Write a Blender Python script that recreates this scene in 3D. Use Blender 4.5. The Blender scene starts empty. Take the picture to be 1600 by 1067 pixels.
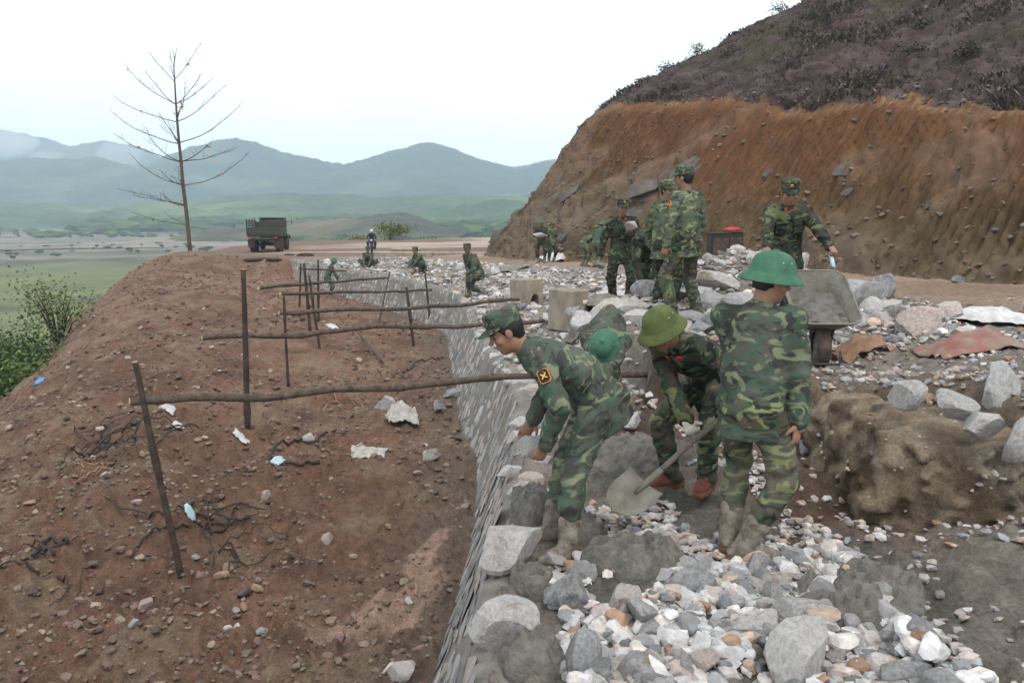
import bpy, math, random
import numpy as np
from mathutils import Vector, Matrix
SC = bpy.context.scene
COL = SC.collection
RNG = np.random.default_rng(7)
random.seed(7)
# ------------------------------------------------------------------ camera
FPX, PITCH = 1290.0, math.radians(8.88)
cam = bpy.data.cameras.new('camera')
cam.sensor_width = 36.0
cam.lens = 36.0 * FPX / 1600.0
cam.clip_start, cam.clip_end = 0.05, 30000
camo = bpy.data.objects.new('camera', cam)
COL.objects.link(camo)
camo.location = (0, 0, 0)
camo.rotation_euler = (math.pi / 2 - PITCH, 0, 0)
SC.camera = camo
# ------------------------------------------------------------------ sky, sun, exposure
SUN_EL, SUN_AZ = math.radians(58), math.radians(70)     # high, from the right and behind
world = bpy.data.worlds.new('World'); SC.world = world
world.use_nodes = True
wn, wl = world.node_tree.nodes, world.node_tree.links
for n in list(wn): wn.remove(n)
w_out = wn.new('ShaderNodeOutputWorld'); w_bg = wn.new('ShaderNodeBackground')
sky = wn.new('ShaderNodeTexSky'); sky.sky_type = 'NISHITA'; sky.sun_disc = False
sky.sun_elevation = SUN_EL; sky.sun_rotation = math.radians(90) - SUN_AZ + math.radians(90)
sky.air_density = 1.0; sky.dust_density = 2.0
w_mix = wn.new('ShaderNodeMix'); w_mix.data_type = 'RGBA'
w_tc = wn.new('ShaderNodeTexCoord'); w_no = wn.new('ShaderNodeTexNoise')
w_no.inputs['Scale'].default_value = 1.6; w_no.inputs['Detail'].default_value = 3
w_mr = wn.new('ShaderNodeMapRange')
for k, v in zip(('From Min', 'From Max', 'To Min', 'To Max'), (.35, .65, .62, .92)): w_mr.inputs[k].default_value = v
wl.new(w_tc.outputs['Generated'], w_no.inputs['Vector'])
wl.new(w_no.outputs[0], w_mr.inputs['Value'])
wl.new(w_mr.outputs[0], w_mix.inputs[0])
wl.new(sky.outputs[0], w_mix.inputs[6])
w_mix.inputs[7].default_value = (16.0, 16.5, 16.9, 1)    # a high layer of cloud over the clear sky
wl.new(w_mix.outputs[2], w_bg.inputs[0]); w_bg.inputs[1].default_value = 0.10
wl.new(w_bg.outputs[0], w_out.inputs[0])
sl = bpy.data.lights.new('sun', 'SUN'); sl.energy = 1.7; sl.angle = math.radians(14); sl.color = (1, .97, .92)
so = bpy.data.objects.new('sun', sl); COL.objects.link(so)
sd = Vector((math.cos(SUN_EL) * math.cos(-SUN_AZ), math.cos(SUN_EL) * math.sin(-SUN_AZ), math.sin(SUN_EL)))
so.rotation_euler = sd.to_track_quat('Z', 'Y').to_euler(); so.location = sd * 60
SC.view_settings.view_transform = 'Standard'; SC.view_settings.look = 'None'
SC.view_settings.exposure = 0.22; SC.view_settings.gamma = 1.0
SC.view_settings.use_curve_mapping = False
SC.render.engine = 'CYCLES'
SC.cycles.use_denoising = True
SC.cycles.max_bounces = 5; SC.cycles.diffuse_bounces = 3; SC.cycles.volume_bounces = 1
SC.cycles.glossy_bounces = 2; SC.cycles.transmission_bounces = 2; SC.cycles.transparent_max_bounces = 8
SC.cycles.sample_clamp_indirect = 6
# ------------------------------------------------------------------ pixel of the photograph -> direction
def wdir(px, py):
    a, b = (px - 800) / FPX, (533.5 - py) / FPX
    cp, sp = math.cos(PITCH), math.sin(PITCH)
    return np.array([a, cp + b * sp, -sp + b * cp])
def wp(px, py, Y):
    d = wdir(px, py); return d * (Y / d[1])
# ------------------------------------------------------------------ noise
def _h(ix, iy, iz, s):
    h = (ix.astype(np.uint32) * np.uint32(374761393) + iy.astype(np.uint32) * np.uint32(668265263)
         + iz.astype(np.uint32) * np.uint32(2147483647) + np.uint32(s * 974711 % 4294967295))
    h = (h ^ (h >> np.uint32(13))) * np.uint32(1274126177)
    h = (h ^ (h >> np.uint32(16))) * np.uint32(2246822519)
    return ((h ^ (h >> np.uint32(15))) & np.uint32(0xFFFFFF)).astype(np.float32) / 16777215.0
def vn(x, y, z=None, s=1):
    x = np.asarray(x, np.float64); y = np.asarray(y, np.float64)
    ix = np.floor(x).astype(np.int64); iy = np.floor(y).astype(np.int64)
    fx, fy = x - ix, y - iy
    fx = fx * fx * (3 - 2 * fx); fy = fy * fy * (3 - 2 * fy)
    if z is None:
        o = np.zeros_like(ix)
        a = _h(ix, iy, o, s); b = _h(ix + 1, iy, o, s); c = _h(ix, iy + 1, o, s); d = _h(ix + 1, iy + 1, o, s)
        return (a + (b - a) * fx) * (1 - fy) + (c + (d - c) * fx) * fy
    z = np.asarray(z, np.float64); iz = np.floor(z).astype(np.int64); fz = z - iz; fz = fz * fz * (3 - 2 * fz)
    r = []
    for k in (0, 1):
        a = _h(ix, iy, iz + k, s); b = _h(ix + 1, iy, iz + k, s); c = _h(ix, iy + 1, iz + k, s); d = _h(ix + 1, iy + 1, iz + k, s)
        r.append((a + (b - a) * fx) * (1 - fy) + (c + (d - c) * fx) * fy)
    return r[0] + (r[1] - r[0]) * fz
def fbm(x, y, z=None, o=3, s=1):
    t, a, n = 0, .5, 0
    for k in range(o):
        f = 2.03 ** k
        t = t + a * vn(np.asarray(x) * f, np.asarray(y) * f, None if z is None else np.asarray(z) * f, s + k * 17); n += a; a *= .5
    return t / n
def sst(a, b, x):
    t = np.clip((x - a) / (b - a), 0, 1); return t * t * (3 - 2 * t)
def lerp(a, b, t): return a + (b - a) * t
# ------------------------------------------------------------------ mesh helpers
def mesh(name, V, F, mat=None, smooth=True, cols=None, rest=None):
    V = np.asarray(V, np.float32); me = bpy.data.meshes.new(name)
    if isinstance(F, np.ndarray):
        n, k = F.shape
        me.vertices.add(len(V)); me.vertices.foreach_set('co', V.ravel())
        me.loops.add(n * k); me.loops.foreach_set('vertex_index', F.astype(np.int32).ravel())
        me.polygons.add(n); me.polygons.foreach_set('loop_start', np.arange(0, n * k, k, dtype=np.int32))
        me.polygons.foreach_set('loop_total', np.full(n, k, np.int32))
        me.update(calc_edges=True)
    else:
        me.from_pydata([tuple(v) for v in V], [], F); me.update()
    me.polygons.foreach_set('use_smooth', np.full(len(me.polygons), smooth))
    if cols is not None:
        a = me.attributes.new('Col', 'FLOAT_COLOR', 'POINT')
        c = np.ones((len(V), 4), np.float32); c[:, :3] = cols; a.data.foreach_set('color', c.ravel())
    if rest is not None:
        a = me.attributes.new('rest', 'FLOAT_VECTOR', 'POINT'); a.data.foreach_set('vector', np.asarray(rest, np.float32).ravel())
    if mat: me.materials.append(mat)
    return me
def link(name, me, parent=None, loc=None, rot=None, scale=None):
    o = bpy.data.objects.new(name, me); COL.objects.link(o)
    if parent is not None: o.parent = parent
    if loc is not None: o.location = [float(v) for v in loc]
    if rot is not None: o.rotation_euler = [float(v) for v in rot]
    if scale is not None: o.scale = [float(v) for v in (scale if hasattr(scale, '__len__') else (scale,) * 3)]
    return o
def tag(o, label=None, cat=None, group=None, kind=None):
    if label: o['label'] = label
    if cat: o['category'] = cat
    if group: o['group'] = group
    if kind: o['kind'] = kind
    return o
def empty(name, loc, label, cat, group=None, rz=0):
    o = bpy.data.objects.new(name, None); COL.objects.link(o)
    o.location = [float(v) for v in loc]; o.rotation_euler = (0, 0, rz); o.empty_display_size = .1
    return tag(o, label, cat, group)
def nrm(v):
    v = np.asarray(v, float); return v / (np.linalg.norm(v) + 1e-12)
class MB:
    """collects boxes, tubes, lathes into ONE mesh"""
    def __init__(s): s.V = []; s.F = []
    def add(s, V, F):
        o = len(s.V); s.V += [tuple(map(float, v)) for v in V]; s.F += [tuple(i + o for i in f) for f in F]; return s
    def box(s, c, size, rot=(0, 0, 0), bev=0.0, taper=(1, 1)):
        x, y, z = [v / 2 for v in size]; b = min(bev, x * .9, y * .9, z * .9)
        M = Matrix.Rotation(rot[2], 3, 'Z') @ Matrix.Rotation(rot[1], 3, 'Y') @ Matrix.Rotation(rot[0], 3, 'X')
        if b <= 0:
            P = [(sx * x * (taper[0] if sz > 0 else 1), sy * y * (taper[1] if sz > 0 else 1), sz * z) for sz in (-1, 1) for sx, sy in ((-1, -1), (1, -1), (1, 1), (-1, 1))]
            F = [(3, 2, 1, 0), (4, 5, 6, 7), (0, 1, 5, 4), (1, 2, 6, 5), (2, 3, 7, 6), (3, 0, 4, 7)]
        else:
            P, F = [], []
            oct8 = [(-x + b, -y), (x - b, -y), (x, -y + b), (x, y - b), (x - b, y), (-x + b, y), (-x, y - b), (-x, -y + b)]
            for zz, k in ((-z, (x - b) / x), (-z + b, 1), (z - b, 1), (z, (x - b) / x)):
                ky = 1 if k == 1 else (y - b) / y
                tx, ty = (taper if zz > 0 else (1, 1))
                P += [(px * k * tx, py * ky * ty, zz) for px, py in oct8]
            for r in range(3):
                F += [(r * 8 + i, r * 8 + (i + 1) % 8, r * 8 + 8 + (i + 1) % 8, r * 8 + 8 + i) for i in range(8)]
            F += [tuple(range(7, -1, -1)), tuple(range(24, 32))]
        return s.add([M @ Vector(p) + Vector(c) for p in P], F)
    def tube(s, pts, r, n=8, cap=True):
        pts = [np.asarray(p, float) for p in pts]; m = len(pts)
        rr = r if hasattr(r, '__len__') else [r] * m
        V, F = [], []; up = np.array([0, 0, 1.0]); prev = None
        for i, p in enumerate(pts):
            d = nrm(pts[min(i + 1, m - 1)] - pts[max(i - 1, 0)])
            if prev is None: a = nrm(np.cross(d, up if abs(d[2]) < .9 else [1, 0, 0]))
            else: a = nrm(prev - d * np.dot(prev, d))
            prev = a; b = np.cross(d, a)
            for k in range(n):
                t = 2 * math.pi * k / n; V.append(p + rr[i] * (a * math.cos(t) + b * math.sin(t)))
        for i in range(m - 1):
            for k in range(n): F.append((i * n + k, i * n + (k + 1) % n, i * n + n + (k + 1) % n, i * n + n + k))
        if cap: F += [tuple(range(n - 1, -1, -1)), tuple(range((m - 1) * n, m * n))]
        return s.add(V, F)
    def lathe(s, prof, n=24, c=(0, 0, 0), ax=(0, 0, 1), fr=(0, 1, 0), sx=1.0, sf=1.0):
        """prof [(r,h)..] turned about ax; sf stretches along fr"""
        ax = nrm(ax); fr = nrm(np.asarray(fr, float) - ax * np.dot(ax, fr)); rt = np.cross(fr, ax); c = np.asarray(c, float)
        V, F = [], []
        for r, h in prof:
            for k in range(n):
                t = 2 * math.pi * k / n; V.append(c + ax * h + rt * (r * sx * math.cos(t)) + fr * (r * sf * math.sin(t)))
        for i in range(len(prof) - 1):
            for k in range(n): F.append((i * n + k, i * n + (k + 1) % n, i * n + n + (k + 1) % n, i * n + n + k))
        return s.add(V, F)
    def cyl(s, a, b, r, n=16): return s.tube([a, b], r, n)
    def build(s, name, mat, parent=None, smooth=False, loc=None):
        return link(name, mesh(name, np.array(s.V), s.F, mat, smooth), parent, loc)
# ------------------------------------------------------------------ materials
def new_mat(name):
    m = bpy.data.materials.new(name); m.use_nodes = True
    n = m.node_tree.nodes; b = n['Principled BSDF']; return m, n, m.node_tree.links, b
def ramp(n, pts, interp='LINEAR'):
    r = n.new('ShaderNodeValToRGB'); r.color_ramp.interpolation = interp; e = r.color_ramp.elements
    while len(e) < len(pts): e.new(.5)
    for i, (p, c) in enumerate(pts):
        e[i].position = p; e[i].color = (*c, 1) if len(c) == 3 else c
    return r
def mixc(n, l, f, a, b, mode='MIX'):
    m = n.new('ShaderNodeMix'); m.data_type = 'RGBA'; m.blend_type = mode
    for i, v in ((0, f), (6, a), (7, b)):
        if hasattr(v, 'is_linked') or hasattr(v, 'links'): l.new(v, m.inputs[i])
        elif i == 0: m.inputs[0].default_value = v
        else: m.inputs[i].default_value = (*v, 1) if len(v) == 3 else v
    return m.outputs[2]
def noise(n, l, vec, scale, detail=3, rough=.55, dist=0):
    t = n.new('ShaderNodeTexNoise'); t.inputs['Scale'].default_value = scale; t.inputs['Detail'].default_value = detail
    t.inputs['Roughness'].default_value = rough; t.inputs['Distortion'].default_value = dist
    if vec is not None: l.new(vec, t.inputs['Vector'])
    return t.outputs[0]
def bump(n, l, b, height, strength=.4, dist=.02):
    m = n.new('ShaderNodeBump'); m.inputs['Strength'].default_value = strength; m.inputs['Distance'].default_value = dist
    l.new(height, m.inputs['Height']); l.new(m.outputs[0], b.inputs['Normal'])
def simple(name, col, rough=.8, var=.25, scale=8.0, metal=0.0, bmp=(0, 0), col2=None, spec=.3, coord='Object', sub=0):
    m, n, l, b = new_mat(name)
    tc = n.new('ShaderNodeTexCoord').outputs[coord]
    f = noise(n, l, tc, scale, 4, .6)
    c2 = col2 or tuple(c * (1 - var) for c in col); c1 = col if col2 else tuple(min(1, c * (1 + var)) for c in col)
    r = ramp(n, [(.32, c2), (.68, c1)]); l.new(f, r.inputs[0]); l.new(r.outputs[0], b.inputs['Base Color'])
    b.inputs['Roughness'].default_value = rough; b.inputs['Metallic'].default_value = metal
    b.inputs['Specular IOR Level'].default_value = spec
    if bmp[0]: bump(n, l, b, noise(n, l, tc, bmp[0], 5, .65), bmp[1], .02)
    return m
def colmat(name, rough=.95, nscale=30, namp=.35, bscale=60, bstr=.5, bdist=.02, spec=.2, nscale2=6):
    """vertex colour of the thing, broken up by two noises"""
    m, n, l, b = new_mat(name)
    at = n.new('ShaderNodeAttribute'); at.attribute_name = 'Col'
    tc = n.new('ShaderNodeTexCoord').outputs['Object']
    f = noise(n, l, tc, nscale, 6, .7); r = ramp(n, [(.25, (1 - namp,) * 3), (.75, (1 + namp,) * 3)]); l.new(f, r.inputs[0])
    f2 = noise(n, l, tc, nscale2, 4, .6); r2 = ramp(n, [(.3, (1 - namp * .6,) * 3), (.7, (1 + namp * .6,) * 3)]); l.new(f2, r2.inputs[0])
    c = mixc(n, l, 1.0, at.outputs['Color'], r.outputs[0], 'MULTIPLY'); c = mixc(n, l, 1.0, c, r2.outputs[0], 'MULTIPLY')
    l.new(c, b.inputs['Base Color']); b.inputs['Roughness'].default_value = rough; b.inputs['Specular IOR Level'].default_value = spec
    if bstr: bump(n, l, b, noise(n, l, tc, bscale, 6, .75), bstr, bdist)
    return m
def rockmat(name, stuff=False):
    m, n, l, b = new_mat(name)
    tc = n.new('ShaderNodeTexCoord').outputs['Object']
    if stuff:
        at = n.new('ShaderNodeAttribute'); at.attribute_name = 'Col'; base = at.outputs['Color']
        f = noise(n, l, tc, 25, 4, .6); r = ramp(n, [(.3, (.72,) * 3), (.7, (1.2,) * 3)]); l.new(f, r.inputs[0])
        c = mixc(n, l, 1.0, base, r.outputs[0], 'MULTIPLY')
        mu = ramp(n, [(.42, (0, 0, 0)), (.66, (.62,) * 3)]); l.new(noise(n, l, tc, 2.6, 6, .75), mu.inputs[0])
        l.new(mixc(n, l, mu.outputs[0], c, (.175, .145, .115)), b.inputs['Base Color'])            # mud and slurry
    else:
        oi = n.new('ShaderNodeObjectInfo')
        at = n.new('ShaderNodeAttribute'); at.attribute_type = 'OBJECT'; at.attribute_name = 'tint'
        r0 = ramp(n, [(0, (.17, .175, .18)), (.3, (.28, .28, .28)), (.5, (.45, .435, .42)), (.75, (.60, .57, .54)), (1, (.56, .43, .35))])
        mx = n.new('ShaderNodeMath'); mx.operation = 'ADD'; l.new(at.outputs['Fac'], mx.inputs[0]); mx.inputs[1].default_value = 0
        l.new(mx.outputs[0], r0.inputs[0])
        ad = n.new('ShaderNodeVectorMath'); ad.operation = 'ADD'; l.new(tc, ad.inputs[0])
        cb = n.new('ShaderNodeCombineXYZ'); ml = n.new('ShaderNodeMath'); ml.operation = 'MULTIPLY'; ml.inputs[1].default_value = 37
        l.new(oi.outputs['Random'], ml.inputs[0]); l.new(ml.outputs[0], cb.inputs[0]); l.new(cb.outputs[0], ad.inputs[1])
        v = ad.outputs[0]
        g = ramp(n, [(.36, (0, 0, 0)), (.62, (1, 1, 1))]); l.new(noise(n, l, v, 2.2, 5, .65, .6), g.inputs[0])
        gs = n.new('ShaderNodeMath'); gs.operation = 'MULTIPLY'; gs.inputs[1].default_value = .55; l.new(g.outputs[0], gs.inputs[0])
        c = mixc(n, l, gs.outputs[0], r0.outputs[0], (.56, .54, .52))          # pale calcite patches
        og = ramp(n, [(.60, (0, 0, 0)), (.72, (.75, .75, .75))]); l.new(noise(n, l, v, 1.4, 4, .6, .4), og.inputs[0])
        c = mixc(n, l, og.outputs[0], c, (.34, .22, .13))                   # iron stain
        dk = ramp(n, [(.3, (.62, .62, .64)), (.6, (1.08, 1.08, 1.08))]); l.new(noise(n, l, v, 7, 6, .7), dk.inputs[0])
        c = mixc(n, l, 1.0, c, dk.outputs[0], 'MULTIPLY')
        mu = ramp(n, [(.52, (0, 0, 0)), (.70, (.42,) * 3)]); l.new(noise(n, l, v, 1.9, 7, .75), mu.inputs[0]); c = mixc(n, l, mu.outputs[0], c, (.20, .165, .13)); l.new(c, b.inputs['Base Color'])
        bump(n, l, b, noise(n, l, v, 9, 8, .75), .8, .06)
    b.inputs['Roughness'].default_value = .85; b.inputs['Specular IOR Level'].default_value = .25
    return m
def camomat(name, green, dark, brown, light, scale=6.0, dust=.0):
    m, n, l, b = new_mat(name)
    at = n.new('ShaderNodeAttribute'); at.attribute_name = 'rest'
    mp = n.new('ShaderNodeMapping'); mp.inputs['Scale'].default_value = (1, 1, 1.75); l.new(at.outputs['Vector'], mp.inputs[0])
    oi = n.new('ShaderNodeObjectInfo'); ml = n.new('ShaderNodeMath'); ml.operation = 'MULTIPLY'; ml.inputs[1].default_value = 53; l.new(oi.outputs['Random'], ml.inputs[0])
    cb = n.new('ShaderNodeCombineXYZ'); l.new(ml.outputs[0], cb.inputs[0]); l.new(cb.outputs[0], mp.inputs['Location'])
    def layer(off, sc, lo, hi, dist=1.2, det=2.5):
        a = n.new('ShaderNodeVectorMath'); a.operation = 'ADD'; a.inputs[1].default_value = off; l.new(mp.outputs[0], a.inputs[0])
        r = ramp(n, [(lo, (0, 0, 0)), (hi, (1, 1, 1))]); l.new(noise(n, l, a.outputs[0], sc, det, .5, dist), r.inputs[0]); return r.outputs[0]
    c = mixc(n, l, layer((0, 0, 0), scale, .475, .525), green, brown)
    c = mixc(n, l, layer((7, 3, 1), scale * 1.25, .535, .575), c, dark)
    c = mixc(n, l, layer((3, 11, 5), scale * 1.05, .565, .605, 1.6), c, light)
    f = noise(n, l, at.outputs['Vector'], 4, 4, .6); r = ramp(n, [(.3, (.80,) * 3), (.7, (1.14,) * 3)]); l.new(f, r.inputs[0])
    c = mixc(n, l, 1.0, c, r.outputs[0], 'MULTIPLY')
    if dust:
        dr = ramp(n, [(.45, (0, 0, 0)), (.7, (dust,) * 3)]); l.new(noise(n, l, at.outputs['Vector'], 3, 4, .7), dr.inputs[0])
        c = mixc(n, l, dr.outputs[0], c, (.20, .17, .13))
    l.new(c, b.inputs['Base Color']); b.inputs['Roughness'].default_value = .9; b.inputs['Specular IOR Level'].default_value = .15
    bump(n, l, b, noise(n, l, at.outputs['Vector'], 26, 4, .6), .35, .01)
    return m
M = {}
M['dirt'] = colmat('dirt', .95, 48, .50, 55, 1.0, .03, nscale2=9)
M['hillcut'] = colmat('hill_cut', .95, 5, .30, 9, .6, .06, nscale2=1.2)
M['land'] = colmat('land', 1.0, .05, .30, .3, 0, nscale2=.01)
M['forest'] = colmat('forest', 1.0, .02, .35, .06, .0, 4, nscale2=.004)
M['outcrop'] = simple('outcrop_rock', (.12, .105, .09), .9, .35, 2.5, col2=(.055, .048, .042), bmp=(8, .8))
M['rock'] = rockmat('limestone'); M['rocks'] = rockmat('rubble', True)
M['mortar'] = simple('wet_mortar', (.150, .138, .115), .6, .3, 14, bmp=(30, .9), spec=.4, col2=(.075, .068, .056))
M['mortar_dry'] = simple('wall_mortar', (.225, .21, .185), .9, .3, 5, bmp=(30, .9), col2=(.125, .108, .088))
M['camo'] = camomat('camouflage_green', (.050, .082, .058), (.034, .037, .032), (.066, .068, .055), (.145, .165, .10), dust=.22)
M['camo2'] = camomat('camouflage_faded', (.075, .105, .062), (.040, .046, .040), (.105, .105, .075), (.19, .21, .11))
M['camo3'] = camomat('camouflage_dark', (.030, .048, .032), (.013, .014, .013), (.045, .038, .028), (.11, .12, .06))
M['camo4'] = camomat('camouflage_trousers', (.040, .070, .040), (.022, .024, .020), (.070, .062, .044), (.16, .18, .085), dust=.45)
M['plaingreen'] = simple('green_cotton', (.045, .085, .055), .9, .25, 6)
M['hair'] = simple('black_hair', (.012, .010, .010), .6, .3, 60)
M['pith'] = simple('green_helmet_cloth', (.044, .120, .072), .85, .22, 13, bmp=(220, .15))
M['pith_olive'] = simple('olive_helmet_cloth', (.075, .092, .028), .85, .22, 13, bmp=(220, .15))
M['brass'] = simple('eyelet_metal', (.35, .33, .28), .4, .1, 20, metal=.8)
M['red'] = simple('red_cloth', (.42, .03, .03), .8, .15, 30)
M['yellow'] = simple('yellow_thread', (.55, .40, .06), .7, .15, 30)
M['orange'] = simple('orange_thread', (.50, .14, .03), .8, .15, 30)
M['black'] = simple('black_patch', (.012, .012, .012), .8, .1, 30)
M['glove'] = simple('white_cotton_glove', (.42, .39, .33), .95, .2, 30)
M['boot'] = simple('muddy_boot', (.25, .225, .185), .8, .3, 16, col2=(.085, .060, .040), bmp=(50, .6))
M['sole'] = simple('red_mud_sole', (.16, .075, .042), .9, .3, 14, bmp=(40, .6))
M['shoe'] = simple('red_brown_shoe', (.16, .05, .04), .85, .3, 14, bmp=(40, .5))
M['stakebark'] = simple('dark_stake_bark', (.070, .050, .038), .95, .4, 9, col2=(.026, .019, .016), bmp=(30, .9))
M['bark'] = simple('pole_bark', (.125, .095, .072), .95, .4, 14, col2=(.05, .037, .028), bmp=(30, .9))
M['woodend'] = simple('cut_wood', (.38, .28, .17), .9, .15, 20)
M['root'] = simple('dead_root', (.045, .036, .032), .95, .35, 14, bmp=(30, .6))
M['twig'] = simple('pale_broken_wood', (.26, .15, .09), .95, .3, 14)
M['treebark'] = simple('tree_bark', (.085, .062, .050), .95, .3, 3, bmp=(12, .5))
M['concrete'] = simple('old_concrete', (.33, .28, .215), .95, .22, 4, bmp=(50, .5), col2=(.20, .165, .12))
M['whiteplastic'] = simple('white_plastic', (.55, .55, .55), .7, .18, 9, col2=(.35, .33, .30))
M['sack'] = simple('woven_sack', (.46, .45, .42), .85, .2, 12, col2=(.28, .25, .21), bmp=(80, .4))
M['redsack'] = simple('faded_red_sack', (.24, .19, .15), .85, .2, 5, col2=(.22, .075, .062), bmp=(40, .4))
M['card'] = simple('brown_card', (.22, .13, .085), .9, .3, 6)
M['steel'] = simple('mortar_caked_steel', (.21, .20, .165), .75, .28, 9, col2=(.12, .11, .085), bmp=(45, .5))
M['darksteel'] = simple('dark_steel', (.05, .048, .045), .7, .3, 12)
M['grip'] = simple('pale_blue_handle', (.36, .48, .50), .5, .15, 20)
M['handlewood'] = simple('muddy_handle', (.12, .10, .08), .85, .3, 14, bmp=(30, .4))
M['rubber'] = simple('muddy_rubber', (.03, .028, .027), .9, .3, 10, col2=(.11, .075, .055))
M['truck'] = simple('truck_green', (.030, .040, .029), .7, .25, 3, col2=(.055, .050, .038))
M['bluebag'] = simple('blue_plastic', (.10, .20, .36), .6, .2, 9)
M['dozer'] = simple('rusty_red_paint', (.17, .06, .04), .8, .3, 3)
M['helmetwhite'] = simple('white_helmet', (.62, .60, .55), .4, .1, 4)
M['darkcloth'] = simple('dark_jacket', (.018, .018, .024), .9, .3, 7)
M['glass'] = simple('dark_glass', (.02, .025, .03), .15, .1, 4, spec=.6)
M['blackbox'] = simple('black_crate', (.022, .020, .018), .6, .3, 6)
M['leafred'] = simple('dry_red_leaf', (.30, .07, .04), .8, .3, 9)
# ------------------------------------------------------------------ the lie of the land (camera at z = 0)
WY = np.array([-3, 2.0, 3.5, 4.9, 6.0, 7.3, 9.7, 11.7, 16.5, 21.7, 24.7, 30.3, 33.7, 43.0, 45.2])
WX = np.array([-.25, -.22, -.17, -.14, -.02, .05, 0.0, -.4, -.85, -1.35, -2.3, -4.5, -6.4, -10.9, -12.2])
WT = np.array([-1.95, -1.95, -1.95, -1.95, -1.93, -1.9, -1.9, -1.95, -2.05, -2.15, -2.2, -2.33, -2.4, -2.5, -2.5])
_yy = np.linspace(-3, 45.2, 400)
def _sm(a):
    b = np.interp(_yy, WY, a)
    for _ in range(60): b[1:-1] = (b[:-2] + 2 * b[1:-1] + b[2:]) / 4
    return b
_wx, _wt = _sm(WX), _sm(WT)
def wall_x(y): return np.interp(y, _yy, _wx)
def wall_t(y): return np.interp(y, _yy, _wt)
def wall_b(y): return wall_t(y) - np.interp(y, [0, 9, 16, 30, 45], [1.05, 1.05, .98, 1.1, .95])
_wc = 1 / np.sqrt(1 + np.gradient(_wx, _yy) ** 2)
def wall_c(y): return np.interp(y, _yy, _wc)
PLAT = np.array([(-5.5, -8), (-6, 3), (-7, 8), (-9.6, 16), (-13.6, 26), (-20, 43), (-25, 60), (-27, 75), (-25, 90), (-12, 97), (2, 108), (8, 135), (70, 150), (70, -8)], float)
def plat_dist(x, y):
    """signed distance to the plateau's edge, positive inside"""
    d = np.full(x.shape, 1e9); ins = np.zeros(x.shape, bool)
    for i in range(len(PLAT)):
        a, b = PLAT[i], PLAT[(i + 1) % len(PLAT)]; e = b - a
        t = np.clip(((x - a[0]) * e[0] + (y - a[1]) * e[1]) / (e @ e), 0, 1)
        d = np.minimum(d, np.hypot(x - a[0] - t * e[0], y - a[1] - t * e[1]))
        c = ((a[1] > y) != (b[1] > y)) & (x < (b[0] - a[0]) * (y - a[1]) / (b[1] - a[1] + 1e-12) + a[0])
        ins ^= c
    return np.where(ins, d, -d)
XBY = np.array([-5, 3.7, 4.0, 4.2, 4.4, 5.0, 6.0, 7.0, 8.2, 10, 13, 20, 50])
XBX = np.array([9, 8.0, 6.6, 5.0, 3.5, 2.95, 2.68, 2.25, 1.5, 1.15, 1.3, 1.6, 1.8])   # right bank of the trench: distance from the wall line for y > 8
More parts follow.
